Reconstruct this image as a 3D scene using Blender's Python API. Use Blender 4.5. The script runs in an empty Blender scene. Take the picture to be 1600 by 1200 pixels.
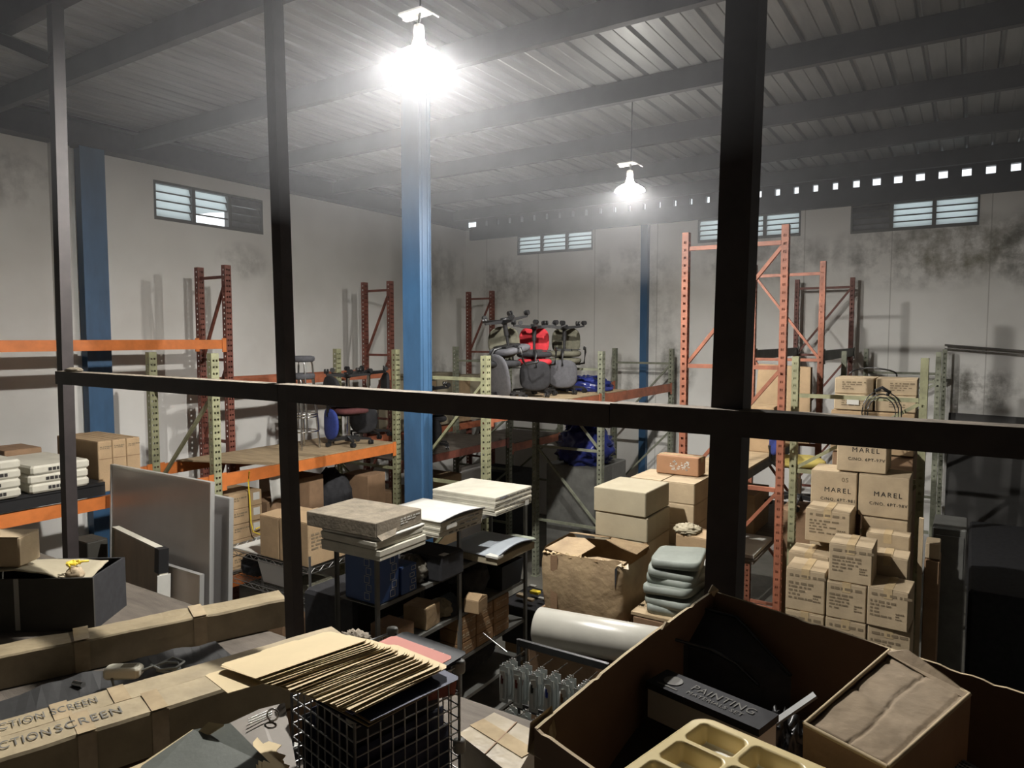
import bpy, bmesh, math, random
from mathutils import Vector, Matrix, noise
S = bpy.context.scene
C = S.collection
PI = math.pi
rnd = random.Random(7)

# ------------------------------------------------------------------ camera
F, PITCH, YAW, CAMZ = 1110.0, math.radians(3.76), math.radians(32.9), 3.5
cd = bpy.data.cameras.new('camera'); cam = bpy.data.objects.new('camera', cd); C.objects.link(cam)
cd.sensor_width = 36; cd.lens = F/1600*36; cd.clip_start = .02; cd.clip_end = 200
cam.location = (0, 0, CAMZ); cam.rotation_euler = (PI/2-PITCH, 0, YAW)
S.camera = cam
# ------------------------------------------------------------------ sky outside, exposure
w = bpy.data.worlds.new('world'); S.world = w; w.use_nodes = True
bg = w.node_tree.nodes['Background']; bg.inputs[0].default_value = (.90, .96, 1, 1); bg.inputs[1].default_value = 1.6
S.view_settings.view_transform = 'Standard'; S.view_settings.look = 'None'
S.view_settings.exposure = 0; S.view_settings.gamma = 1; S.view_settings.use_curve_mapping = False
LAMP_STRENGTH = 12800.0     # small light source inside each pendant lamp
LAMP_TOP = 60.0             # translucent upper housing
LAMP_FAR = .5              # the farther lamp burns weaker
HAZE = .0150

# ------------------------------------------------------------------ geometry helpers
_fw = Vector((-math.sin(YAW)*math.cos(PITCH), math.cos(YAW)*math.cos(PITCH), -math.sin(PITCH)))
_rt = Vector((math.cos(YAW), math.sin(YAW), 0)); _up = _rt.cross(_fw)
def ray(u, v): return _fw + _rt*((u-800)/F) + _up*((600-v)/F)
def onX(u, v, X): d = ray(u, v); return Vector((0, 0, CAMZ)) + d*(X/d.x)
def onY(u, v, Y): d = ray(u, v); return Vector((0, 0, CAMZ)) + d*(Y/d.y)
def onZ(u, v, Z): d = ray(u, v); return Vector((0, 0, CAMZ)) + d*((Z-CAMZ)/d.z)

def rotz(a): return Matrix.Rotation(a, 4, 'Z')
class MB:
    """collects shapes, builds them as one mesh object"""
    def __init__(s): s.v = []; s.f = []; s.mi = []; s.sm = []
    def add(s, vs, fs, mi=0, M=None, sm=False):
        n = len(s.v)
        s.v += [(M @ Vector(p)) if M else Vector(p) for p in vs]
        s.f += [tuple(n+i for i in f) for f in fs]; s.mi += [mi]*len(fs); s.sm += [sm]*len(fs)
        return s
    def hexa(s, p, mi=0, M=None):    # p: 4 bottom (ccw), 4 top
        return s.add(p, [(3,2,1,0), (4,5,6,7), (0,1,5,4), (1,2,6,5), (2,3,7,6), (3,0,4,7)], mi, M)
    def box(s, c, d, mi=0, M=None):
        x, y, z = c; a, b, e = d[0]/2, d[1]/2, d[2]/2
        return s.hexa([(x-a,y-b,z-e),(x+a,y-b,z-e),(x+a,y+b,z-e),(x-a,y+b,z-e),(x-a,y-b,z+e),(x+a,y-b,z+e),(x+a,y+b,z+e),(x-a,y+b,z+e)], mi, M)
    def cbox(s, c, d, ch, mi=0, M=None):   # chamfered box (vertical and top edges)
        x, y, z = c; a, b, e = d[0]/2, d[1]/2, d[2]/2
        def ring(i, zz):
            A, B = a-i, b-i; k = ch
            return [(x-A+k,y-B,zz),(x+A-k,y-B,zz),(x+A,y-B+k,zz),(x+A,y+B-k,zz),(x+A-k,y+B,zz),(x-A+k,y+B,zz),(x-A,y+B-k,zz),(x-A,y-B+k,zz)]
        rs = ring(ch*.7, z-e)+ring(0, z-e+ch)+ring(0, z+e-ch)+ring(ch*.7, z+e)
        fs = [tuple(range(7,-1,-1)), tuple(range(24,32))]
        for r in range(3):
            for i in range(8):
                j = (i+1) % 8; fs.append((r*8+i, r*8+j, r*8+8+j, r*8+8+i))
        return s.add(rs, fs, mi, M)
    def bar(s, a, b, w, h, up=(0,0,1), mi=0, M=None):
        a, b, up = Vector(a), Vector(b), Vector(up); d = (b-a).normalized()
        x = d.cross(up)
        if x.length < 1e-4: x = d.cross(Vector((1,0,0)))
        x.normalize(); y = x.cross(d); x *= w/2; y *= h/2
        return s.hexa([a-x-y, a+x-y, a+x+y, a-x+y, b-x-y, b+x-y, b+x+y, b-x+y][0:4]+[b-x-y, b+x-y, b+x+y, b-x+y], mi, M) if False else \
            s.add([a-x-y, a+x-y, a+x+y, a-x+y, b-x-y, b+x-y, b+x+y, b-x+y], [(0,1,2,3), (7,6,5,4), (1,0,4,5), (2,1,5,6), (3,2,6,7), (0,3,7,4)], mi, M)
    def tube(s, pts, r, n=8, mi=0, M=None, closed=False, sm=True):
        pts = [Vector(p) for p in pts]; k = len(pts); rr = r if isinstance(r, (list, tuple)) else [r]*k
        vs = []; ref = Vector((0,0,1)); 
        for i, p in enumerate(pts):
            d = (pts[(i+1) % k]-pts[i-1]) if (closed or 0 < i < k-1) else (pts[min(i+1,k-1)]-pts[max(i-1,0)])
            d.normalize(); x = d.cross(ref)
            if x.length < .15: x = d.cross(Vector((1,.2,0)))
            x.normalize(); y = x.cross(d)
            for j in range(n):
                t = 2*PI*j/n; vs.append(p + (x*math.cos(t)+y*math.sin(t))*rr[i])
        fs = []
        for i in range(k if closed else k-1):
            i2 = (i+1) % k
            for j in range(n):
                j2 = (j+1) % n; fs.append((i*n+j, i*n+j2, i2*n+j2, i2*n+j))
        s.add(vs, fs, mi, M, sm)
        if not closed:
            s.add(vs[:n], [tuple(range(n-1,-1,-1))], mi, M); s.add(vs[-n:], [tuple(range(n))], mi, M)
        return s
    def lathe(s, prof, n=20, mi=0, M=None, sm=True, caps=True):
        vs = []; fs = []
        for r, z in prof:
            for j in range(n): t = 2*PI*j/n; vs.append((r*math.cos(t), r*math.sin(t), z))
        for i in range(len(prof)-1):
            for j in range(n):
                j2 = (j+1) % n; fs.append((i*n+j, i*n+j2, i*n+n+j2, i*n+n+j))
        s.add(vs, fs, mi, M, sm)
        for idx, flip in ((0, True), (len(prof)-1, False)):
            if caps and prof[idx][0] > 1e-4:
                ids = list(range(idx*n, idx*n+n)); s.add([vs[i] for i in ids], [tuple(range(n-1,-1,-1)) if flip else tuple(range(n))], mi, M)
        return s
    def prism(s, poly, z0, z1, mi=0, M=None):
        n = len(poly); vs = [(x,y,z0) for x,y in poly]+[(x,y,z1) for x,y in poly]
        fs = [tuple(range(n-1,-1,-1)), tuple(range(n,2*n))]+[(i,(i+1)%n,n+(i+1)%n,n+i) for i in range(n)]
        return s.add(vs, fs, mi, M)
    def grid(s, fn, nu, nv, mi=0, M=None, sm=True):
        vs = [fn(i/nu, j/nv) for j in range(nv+1) for i in range(nu+1)]
        fs = [(j*(nu+1)+i, j*(nu+1)+i+1, (j+1)*(nu+1)+i+1, (j+1)*(nu+1)+i) for j in range(nv) for i in range(nu)]
        return s.add(vs, fs, mi, M, sm)
    def build(s, name, mats, parent=None, local=False, loc=None, thick=0, bevel=0, sub=0):
        """world coordinates in; with parent (unrotated) they become local to it unless local=True"""
        o_loc = Vector((0,0,0))
        if parent is not None and not local:
            o_loc = world_loc(parent)
        elif parent is None and loc is None and not local and s.v:
            xs = [p.x for p in s.v]; ys = [p.y for p in s.v]; zs = [p.z for p in s.v]
            o_loc = Vector(((min(xs)+max(xs))/2, (min(ys)+max(ys))/2, min(zs)))
        me = bpy.data.meshes.new(name)
        me.from_pydata([p-o_loc for p in s.v], [], s.f)
        mats = mats if isinstance(mats, (list, tuple)) else [mats]
        for m in mats: me.materials.append(m)
        for p, mi, sm in zip(me.polygons, s.mi, s.sm): p.material_index = mi; p.use_smooth = sm
        o = bpy.data.objects.new(name, me); C.objects.link(o)
        if parent is not None: o.parent = parent
        else: o.location = loc if loc is not None else o_loc
        if thick:
            md = o.modifiers.new('thickness', 'SOLIDIFY'); md.thickness = thick; md.offset = 0
        if bevel:
            md = o.modifiers.new('edge', 'BEVEL'); md.width = bevel; md.segments = 2; md.limit_method = 'ANGLE'
        if sub:
            md = o.modifiers.new('smooth', 'SUBSURF'); md.levels = sub; md.render_levels = sub
        return o
def world_loc(o):
    v = Vector(o.location)
    while o.parent: o = o.parent; v = v + o.location
    return v
def tag(o, label, cat, group=None, kind=None):
    o['label'] = label; o['category'] = cat
    if group: o['group'] = group
    if kind: o['kind'] = kind
    return o
def lab(o, label): o['label'] = label; return o
def structure(o, label=None):
    o['kind'] = 'structure'
    if label: o['label'] = label
    return o
def thing(name, loc, label, cat, group=None, rz=0):
    o = bpy.data.objects.new(name, None); C.objects.link(o); o.empty_display_size = .1
    o.location = loc; o.rotation_euler = (0,0,rz)
    return tag(o, label, cat, group)
def dup(root, loc, rot, label, group=None, mats=None):
    """copy of a thing with its parts and sub-parts; mats maps part name -> material"""
    def one(o, p):
        c = o.copy(); C.objects.link(c)
        if p is not None: c.parent = p
        nm = o.name.split('.')[0]
        if mats and nm in mats and c.type == 'MESH':
            c.data = c.data.copy(); c.data.materials.clear(); c.data.materials.append(mats[nm])
        for ch in o.children: one(ch, c)
        return c
    r = one(root, None); r.location = loc; r.rotation_euler = rot; r['label'] = label
    if group: r['group'] = group
    return r

# ------------------------------------------------------------------ materials
def mat(name, col, rough=.6, metal=0, var=.0, vscale=6, col2=None, bump=0, bscale=40, spec=.5, stretch=None, emit=None, trans=None):
    m = bpy.data.materials.new(name); m.use_nodes = True; nt = m.node_tree; b = nt.nodes['Principled BSDF']
    b.inputs['Roughness'].default_value = rough; b.inputs['Metallic'].default_value = metal
    b.inputs['Specular IOR Level'].default_value = spec
    b.inputs['Base Color'].default_value = (*col, 1)
    if var or col2 or bump:
        tc = nt.nodes.new('ShaderNodeTexCoord'); mp = nt.nodes.new('ShaderNodeMapping')
        nt.links.new(tc.outputs['Object'], mp.inputs[0])
        if stretch: mp.inputs['Scale'].default_value = stretch
    if var or col2:
        c2 = col2 or tuple(max(0, x*(1-var)) for x in col); c1 = col if col2 else tuple(x*(1+var*.5) for x in col)
        n = nt.nodes.new('ShaderNodeTexNoise'); n.inputs['Scale'].default_value = vscale; n.inputs['Detail'].default_value = 5
        n.inputs['Roughness'].default_value = .6
        r = nt.nodes.new('ShaderNodeValToRGB'); r.color_ramp.elements[0].position = .34; r.color_ramp.elements[1].position = .66
        r.color_ramp.elements[0].color = (*c2, 1); r.color_ramp.elements[1].color = (*c1, 1)
        nt.links.new(mp.outputs[0], n.inputs['Vector']); nt.links.new(n.outputs['Fac'], r.inputs[0]); nt.links.new(r.outputs[0], b.inputs['Base Color'])
    if bump:
        n2 = nt.nodes.new('ShaderNodeTexNoise'); n2.inputs['Scale'].default_value = bscale; n2.inputs['Detail'].default_value = 3
        bp = nt.nodes.new('ShaderNodeBump'); bp.inputs['Strength'].default_value = bump; bp.inputs['Distance'].default_value = .02
        nt.links.new(mp.outputs[0], n2.inputs['Vector']); nt.links.new(n2.outputs['Fac'], bp.inputs['Height']); nt.links.new(bp.outputs[0], b.inputs['Normal'])
    if emit:
        b.inputs['Emission Color'].default_value = (*emit[0], 1); b.inputs['Emission Strength'].default_value = emit[1]
    if trans is not None: b.inputs['Transmission Weight'].default_value = trans
    return m
DARK = mat('dark_brown_painted_steel', (.031,.024,.024), .6, var=.3, vscale=9)
DUSTY = mat('dusty_steel_top', (.17,.14,.105), .9, var=.5, vscale=14)
PURLIN = mat('grey_primer_steel', (.062,.060,.063), .6, var=.25, vscale=3)
ROOF = mat('galvanised_roof_sheet', (.29,.295,.29), .45, metal=.5, var=.25, vscale=2.5, stretch=(2,.25,1))
BLUE = mat('blue_column_paint', (.045,.115,.225), .45, var=.25, vscale=4, stretch=(1,1,.3))
ORANGE = mat('orange_rack_paint', (.62,.185,.045), .45, var=.18, vscale=7)
REDBEAM = mat('faded_red_orange_paint', (.40,.125,.06), .55, var=.3, vscale=7)
RUST = mat('red_brown_rack_paint', (.19,.062,.042), .55, var=.35, vscale=9)
ORUP = mat('dull_orange_rack_paint', (.33,.12,.068), .55, var=.3, vscale=8)
GREEN = mat('pale_green_rack_paint', (.31,.31,.185), .55, var=.3, vscale=8)
GREYGRN = mat('grey_green_rack_paint', (.22,.23,.17), .55, var=.3, vscale=8)
PLY = mat('plywood', (.40,.30,.18), .75, var=.28, vscale=3, stretch=(1,6,1), bump=.1)
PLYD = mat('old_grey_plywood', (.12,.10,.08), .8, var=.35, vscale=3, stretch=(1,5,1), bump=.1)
CARD = mat('cardboard', (.38,.265,.15), .8, var=.16, vscale=5, bump=.08, bscale=60)
CARD2 = mat('pale_cardboard', (.43,.335,.215), .8, var=.16, vscale=5, bump=.08, bscale=60)
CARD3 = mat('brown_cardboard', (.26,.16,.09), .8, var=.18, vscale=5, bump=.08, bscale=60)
CARDG = mat('greyish_cardboard', (.36,.315,.22), .8, var=.10, vscale=4, bump=.05, bscale=60)
CARDW = mat('worn_cardboard', (.40,.29,.165), .75, col2=(.27,.19,.11), vscale=4, bump=.35, bscale=14)
DIRTY = mat('dusty_grey_cardboard', (.235,.20,.15), .85, var=.3, vscale=8, bump=.15)
TAPE = mat('packing_tape', (.50,.38,.22), .22, var=.15, vscale=10)
CLEAR = mat('clear_tape', (.42,.33,.21), .15, var=.2, vscale=12)
INK = mat('black_ink', (.025,.022,.02), .8)
INKF = mat('faded_ink', (.19,.145,.09), .85)
INKG = mat('grey_ink', (.14,.135,.12), .85)
WHITE = mat('white_paper', (.57,.56,.515), .7, var=.06, vscale=8)
WHITEC = mat('white_printed_board', (.54,.515,.43), .65, var=.12, vscale=6)
WBOARD = mat('whiteboard', (.66,.64,.63), .25, var=.06, vscale=2)
ALU = mat('aluminium_trim', (.62,.62,.60), .35, metal=.6)
PLASTW = mat('white_plastic', (.58,.58,.56), .4)
MANILA = mat('manila_card', (.57,.455,.265), .75, var=.06, vscale=5)
MANILB = mat('worn_manila_card', (.47,.36,.2), .8, var=.12, vscale=6)
BLACK = mat('black_plastic', (.018,.018,.019), .4)
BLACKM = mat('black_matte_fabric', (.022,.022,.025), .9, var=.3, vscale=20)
CHROME = mat('chrome', (.62,.62,.60), .18, metal=1)
WIRE = mat('zinc_wire', (.34,.34,.33), .38, metal=.9)
STEELG = mat('grey_shelf_steel', (.125,.125,.115), .55, var=.25, vscale=6)
GREYF = mat('grey_fabric', (.09,.09,.10), .9, var=.2, vscale=30)
OLIVE = mat('olive_grey_fabric', (.11,.105,.075), .9, var=.2, vscale=30)
REDF = mat('red_fabric', (.50,.025,.035), .85, var=.15, vscale=30)
MAROON = mat('dark_red_fabric', (.10,.03,.03), .9, var=.2, vscale=30)
BLUEF = mat('blue_fabric', (.025,.045,.22), .85, var=.2, vscale=30)
BAG = mat('blue_plastic_bag', (.025,.035,.17), .22, var=.3, vscale=5)
CREAM = mat('cream_plastic', (.68,.56,.30), .35, var=.05, vscale=4)
YELF = mat('yellow_fabric', (.42,.34,.09), .85)
YELLOW = mat('yellow_strap', (.80,.60,.05), .5)
FOAM = mat('plastic_film_roll', (.47,.455,.40), .3, var=.10, vscale=5)
CLEARP = mat('clear_blister', (.45,.48,.47), .15, spec=.6)
# ================================================================== SETTING
XL, YB, XR, YF = -8.9, 12.0, 3.4, -3.2        # wall planes
WT = 5.72
# plaster with damp stains
def plaster(name, stains, seam_axis=None):
    m = bpy.data.materials.new(name); m.use_nodes = True; nt = m.node_tree; b = nt.nodes['Principled BSDF']; L = nt.links.new
    b.inputs['Roughness'].default_value = .85
    geo = nt.nodes.new('ShaderNodeNewGeometry')
    n = nt.nodes.new('ShaderNodeTexNoise'); n.inputs['Scale'].default_value = .9; n.inputs['Detail'].default_value = 6; L(geo.outputs['Position'], n.inputs['Vector'])
    r = nt.nodes.new('ShaderNodeValToRGB'); r.color_ramp.elements[0].position = .3; r.color_ramp.elements[1].position = .62
    r.color_ramp.elements[0].color = (.70,.685,.645,1); r.color_ramp.elements[1].color = (.83,.82,.785,1); L(n.outputs['Fac'], r.inputs[0])
    col = r.outputs[0]
    mp = nt.nodes.new('ShaderNodeMapping'); mp.inputs['Scale'].default_value = (2.2,2.2,.35); L(geo.outputs['Position'], mp.inputs[0])
    n3 = nt.nodes.new('ShaderNodeTexNoise'); n3.inputs['Scale'].default_value = 2.0; n3.inputs['Detail'].default_value = 4; L(mp.outputs[0], n3.inputs['Vector'])
    n2 = nt.nodes.new('ShaderNodeTexNoise'); n2.inputs['Scale'].default_value = 3.0; n2.inputs['Detail'].default_value = 7; n2.inputs['Roughness'].default_value = .68; L(geo.outputs['Position'], n2.inputs['Vector'])
    def mth(op, a, b_, clamp=False):
        q = nt.nodes.new('ShaderNodeMath'); q.operation = op; q.use_clamp = clamp
        for i, x in enumerate((a, b_)):
            if x is None: continue
            if isinstance(x, (int, float)): q.inputs[i].default_value = x
            else: L(x, q.inputs[i])
        return q.outputs[0]
    for (p, rad, amt, colr) in stains:
        sub = nt.nodes.new('ShaderNodeVectorMath'); sub.operation = 'SUBTRACT'; L(geo.outputs['Position'], sub.inputs[0]); sub.inputs[1].default_value = p
        mul = nt.nodes.new('ShaderNodeVectorMath'); mul.operation = 'DIVIDE'; L(sub.outputs[0], mul.inputs[0]); mul.inputs[1].default_value = rad
        ln = nt.nodes.new('ShaderNodeVectorMath'); ln.operation = 'LENGTH'; L(mul.outputs[0], ln.inputs[0])
        fall = mth('SUBTRACT', 1.0, ln.outputs['Value'], True)
        nz = mth('MULTIPLY', mth('SUBTRACT', mth('ADD', mth('MULTIPLY', n2.outputs['Fac'], .7), mth('MULTIPLY', n3.outputs['Fac'], .3)), .43), 5.5)
        k = mth('MULTIPLY', mth('MULTIPLY', mth('MINIMUM', mth('MULTIPLY', fall, 2.2), 1.0), nz, True), amt, True)
        mx = nt.nodes.new('ShaderNodeMix'); mx.data_type = 'RGBA'; L(k, mx.inputs[0]); L(col, mx.inputs[6]); mx.inputs[7].default_value = (*colr, 1); col = mx.outputs[2]
    if seam_axis is not None:
        sp = nt.nodes.new('ShaderNodeSeparateXYZ'); L(geo.outputs['Position'], sp.inputs[0])
        fr = mth('FRACT', mth('MULTIPLY', mth('ADD', sp.outputs[seam_axis], 40.1), 1/1.22), None)
        ln_ = mth('LESS_THAN', fr, .012)
        mx = nt.nodes.new('ShaderNodeMix'); mx.data_type = 'RGBA'; L(mth('MULTIPLY', ln_, .45), mx.inputs[0]); L(col, mx.inputs[6]); mx.inputs[7].default_value = (.25,.23,.2,1); col = mx.outputs[2]
    L(col, b.inputs['Base Color'])
    bp = nt.nodes.new('ShaderNodeBump'); bp.inputs['Strength'].default_value = .12; bp.inputs['Distance'].default_value = .02; L(n2.outputs['Fac'], bp.inputs['Height']); L(bp.outputs[0], b.inputs['Normal'])
    return m
MOLD = (.10,.095,.075); OCH = (.22,.19,.10)
PL_B = plaster('stained_plaster_far', [((-.6,12,4.75), (1.6,2,.62), .75, MOLD), ((-.25,12,4.8), (.9,2,.5), .6, OCH), ((.75,12,4.7), (.7,2,.7), .8, MOLD), ((-2.9,12,4.75), (1.3,2,.5), .6, MOLD),
    ((-.15,12,2.8), (.4,2,.35), .85, MOLD), ((.2,12,2.75), (.45,2,.4), .9, MOLD), ((-4.35,12,2.95), (.42,2,.55), .9, MOLD), ((-5.6,12,2.75), (1.4,2,.5), .55, MOLD),
    ((-7.9,12,4.6), (.9,2,.6), .55, MOLD), ((-5.2,12,4.75), (1.0,2,.5), .45, MOLD), ((-7.6,12,2.7), (1.2,2,.4), .6, MOLD), ((-4.7,12,3.9), (.5,2,.9), .35, MOLD)], 0)
PL_L = plaster('stained_plaster_side', [((-8.9,3.6,5.25), (2,1.0,.4), .4, MOLD), ((-8.9,6.6,4.6), (2,.5,.3), .4, MOLD), ((-8.9,11,4.8), (2,1.2,.7), .4, MOLD), ((-8.9,10.8,2.8), (2,1,.5), .5, MOLD)])
PL_P = plaster('plain_plaster', [])
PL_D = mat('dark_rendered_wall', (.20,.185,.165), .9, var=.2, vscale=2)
CONC = mat('worn_concrete', (.23,.22,.19), .75, col2=(.13,.125,.105), vscale=1.6, bump=.08)
def wall_with_holes(name, axis, pos, a0, a1, z0, z1, holes, thick, m):
    """solid wall slabs around rectangular openings; axis 'X' wall at x=pos spans Y, axis 'Y' wall at y=pos spans X"""
    mb = MB()
    def slab(p0, p1, q0, q1):
        if p1-p0 < 1e-4 or q1-q0 < 1e-4: return
        if axis == 'Y': mb.box(((p0+p1)/2, pos+thick/2, (q0+q1)/2), (p1-p0, abs(thick), q1-q0))
        else: mb.box((pos+thick/2, (p0+p1)/2, (q0+q1)/2), (abs(thick), p1-p0, q1-q0))
    hs = sorted(holes); x = a0
    for (h0, h1, k0, k1) in hs:
        slab(x, h0, z0, z1); slab(h0, h1, z0, k0); slab(h0, h1, k1, z1); x = h1
    slab(x, a1, z0, z1)
    return structure(mb.build(name, m))
W1 = (5.28, 6.95, 5.02, 5.52); W2 = (-7.63, -5.98, 5.12, 5.50); W3 = (-3.99, -2.34, 5.10, 5.50); W4 = (-1.62, .02, 5.07, 5.50)
wall_with_holes('wall_left', 'X', XL, YF, YB+.2, 0, WT, [W1], -.2, PL_L)
wall_with_holes('wall_back', 'Y', YB, XL, XR, 0, WT, [W2, W3, W4], .2, PL_B)
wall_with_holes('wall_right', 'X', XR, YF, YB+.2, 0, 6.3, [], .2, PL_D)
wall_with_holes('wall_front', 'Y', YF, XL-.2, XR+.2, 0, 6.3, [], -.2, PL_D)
structure(MB().box(((XL+XR)/2, (YF+YB)/2, -.1), (XR-XL+.4, YB-YF+.4, .2)).build('floor', CONC))
# upper storage floor the photographer stands on
structure(MB().box((-1.9, (-3.19+2.3)/2, 1.9), (9.8, 5.49, .2)).build('floor_mezzanine', PLYD))
# roof sheet: trapezoid ribs along Y
RZ = 6.02
mb = MB(); xs = []
x = XL-.35; pitch = .285
while x < XR+.3:
    xs += [(x, 0), (x+.118, 0), (x+.124, .006), (x+.134, .006), (x+.14, 0), (x+.235, 0), (x+.249, .034), (x+.271, .034)]
    x += pitch
ys = (YF-.3, 2.0, 7.0, YB+.45)
vs = [(px, y, RZ+dz) for y in ys for px, dz in xs]; n = len(xs)
fs = [(j*n+i, (j+1)*n+i, (j+1)*n+i+1, j*n+i+1) for j in range(3) for i in range(n-1)]
structure(mb.add(vs, fs).build('ceiling', ROOF, thick=.0015))
# purlins: cold-formed C sections along X
k = 0
for y in (-1.49, .13, 1.75, 3.37, 4.99, 6.61, 8.23, 9.85, 11.42):
    k += 1; mb = MB(); zb = RZ-.2; xc = (XL+XR)/2-.05; lx = XR-XL-.1
    mb.box((xc, y, RZ-.1), (lx, .008, .2)); mb.box((xc, y+.035, RZ-.004), (lx, .07, .007)); mb.box((xc, y+.035, zb+.004), (lx, .07, .007)); mb.box((xc, y+.068, zb+.018), (lx, .006, .03))
    structure(mb.build('trim_%d' % k, PURLIN), 'steel roof purlin')
# eaves beams on the walls
structure(MB().box((XL+.06, (YF+YB)/2, 5.86), (.1, YB-YF-.1, .30)).box((XL+.12, (YF+YB)/2, 5.71), (.22, YB-YF-.1, .02)).box((XL+.12, (YF+YB)/2, 6.0), (.22, YB-YF-.1, .02)).build('trim_20', DARK), 'dark steel eaves beam')
structure(MB().box(((XL+XR)/2, YB-.04, 5.62), (XR-XL-.3, .08, .26)).build('trim_21', PURLIN), 'grey steel eaves beam')
mb = MB(); x = XL+.2
while x < XR:                                  # filler blocks under the roof edge, daylight between them
    g = .11 if x > -1.6 else (.075 if x > -4 else .045)
    mb.box((x+.14, YB+.1, 5.83), (.28-g, .1, .13)); x += .285
mb.box(((XL+XR)/2, YB+.1, 5.95), (XR-XL, .1, .13))
structure(mb.build('trim_22', PURLIN), 'roof edge closure with daylight gaps')
# louvred windows
GLASSL = bpy.data.materials.new('frosted_louvre_glass'); GLASSL.use_nodes = True
nt = GLASSL.node_tree; nt.nodes.remove(nt.nodes['Principled BSDF'])
tr = nt.nodes.new('ShaderNodeBsdfTranslucent'); tr.inputs[0].default_value = (.85,.9,.9,1); gl = nt.nodes.new('ShaderNodeBsdfDiffuse'); gl.inputs[0].default_value = (.5,.52,.52,1)
mx = nt.nodes.new('ShaderNodeMixShader'); mx.inputs[0].default_value = .25
nt.links.new(tr.outputs[0], mx.inputs[1]); nt.links.new(gl.outputs[0], mx.inputs[2]); nt.links.new(mx.outputs[0], nt.nodes['Material Output'].inputs[0])
SHUT = mat('grimy_louvre_glass', (.16,.155,.15), .5, var=.3)
WFR = mat('dark_window_frame', (.10,.095,.085), .5)
def window(name, axis, pos, h, label, dark=(), broken=None):
    a0, a1, z0, z1 = h; n = 3; rt = structure(MB().build(name, WFR, loc=(0,0,0)))
    rt.location = (pos, (a0+a1)/2, z0) if axis == 'X' else ((a0+a1)/2, pos, z0); rt['label'] = label
    def P(a, d, z): return (pos-d, a, z) if axis == 'X' else (a, pos+d, z)
    fr = MB()
    def fb(p0, p1, q0, q1, d0=-.01, d1=.09):
        A, B = P(p0, d0, q0), P(p1, d1, q1); fr.box([(A[i]+B[i])/2 for i in range(3)], [abs(A[i]-B[i]) for i in range(3)])
    t = .035
    fb(a0, a1, z0, z0+t); fb(a0, a1, z1-t, z1)
    for i in range(n+1): c = a0+(a1-a0)*i/n; fb(max(a0, c-.025), min(a1, c+.025), z0+t, z1-t)
    fr.build('window_frame', WFR, rt)
    for i in range(n):
        b0 = a0+(a1-a0)*i/n+.025; b1 = a0+(a1-a0)*(i+1)/n-.025; k = 4
        for j in range(k):
            if broken == i and j < 1: continue
            zc = z0+t+(z1-z0-2*t)*(j+.5)/k; hh = (z1-z0-2*t)/k*.52; m = MB(); e = .016
            p = [P(b0, .02, zc-hh), P(b1, .02, zc-hh), P(b1, .065, zc+hh), P(b0, .065, zc+hh)]
            if broken == i and j == 1: p[1] = P((b0+b1)/2, .05, zc+hh*.2)
            m.add(p, [(0,1,2,3)])
            m.add([P(b0,.018,zc-hh-.003), P(b1,.018,zc-hh-.003), P(b1,.012,zc-hh+e), P(b0,.012,zc-hh+e)], [(0,1,2,3)], 1)
            m.build('louvre', [SHUT if i in dark else GLASSL, WFR], rt, thick=.005)
    return rt
window('window_1', 'X', XL, W1, 'louvred window high in the side wall with one broken pane', dark=(2,), broken=1)
window('window_2', 'Y', YB, W2, 'louvred window between the wall corner and the thin blue column')
window('window_3', 'Y', YB, W3, 'louvred window above the tall orange rack frames')
window('window_4', 'Y', YB, W4, 'louvred window with one dark panel above the damp stains', dark=(0,))
wb = MB()
for z in (4.45, 4.75, 5.05, 5.35, 5.65): wb.bar((XL+.03, 2.6, z), (XL+.03, 3.42, z), .025, .025)
for y in (2.75, 3.1, 3.41): wb.bar((XL+.03, y, 4.44), (XL+.03, y, 5.66), .03, .03)
tag(wb.build('wall_grille', DARK), 'black steel bar grille fixed high on the side wall', 'grille')

# columns
mb = MB(); c0 = (-4.88, 5.72)
mb.box((c0[0], c0[1]+.0, 3.0), (.012, .17, 6.0)); 
mb.box((c0[0], c0[1]-.085, 3.0), (.235, .012, 6.0)); mb.box((c0[0], c0[1]+.085, 3.0), (.235, .012, 6.0))
mb.box((c0[0]+.105, c0[1], 3.0), (.012, .165, 6.0)); mb.box((c0[0]-.11, c0[1], 3.0), (.012, .165, 6.0)); mb.box((c0[0]+.112, c0[1]-.03, 3.0), (.008, .03, 6.0)); mb.box((c0[0]+.112, c0[1]+.05, 3.0), (.008, .02, 6.0))
tag(mb.build('steel_column', BLUE), 'wide blue steel column rising behind the first lamp', 'column')
mb = MB(); mb.box((XL+.11, 4.42, 2.85), (.2, .2, 5.7)).box((XL+.215, 4.42, 2.85), (.012, .28, 5.7))
tag(mb.build('steel_column', BLUE), 'dark blue steel column against the side wall behind the orange beam', 'column')
structure(MB().box((XL+.04, 4.14, 2.85), (.08, .2, 5.7)).build('trim_23', PL_P), 'plaster pilaster')
tag(MB().box((-4.92, YB-.05, 2.74), (.13, .1, 5.48)).build('steel_column', BLUE), 'thin blue steel column on the far wall', 'column')
PIPEM = mat('dark_pipe', (.09,.08,.07), .5)
mb = MB(); a = Vector((-.33, 11.9, 3.39)); b = Vector((1.9, 11.9, 3.20)); mb.bar(a, b, .05, .028).bar(a+Vector((0,0,-.05)), b+Vector((0,0,-.05)), .05, .012)
tag(mb.build('wall_rail', PIPEM), 'narrow dark steel rail fixed along the stained far wall', 'rail')

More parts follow.
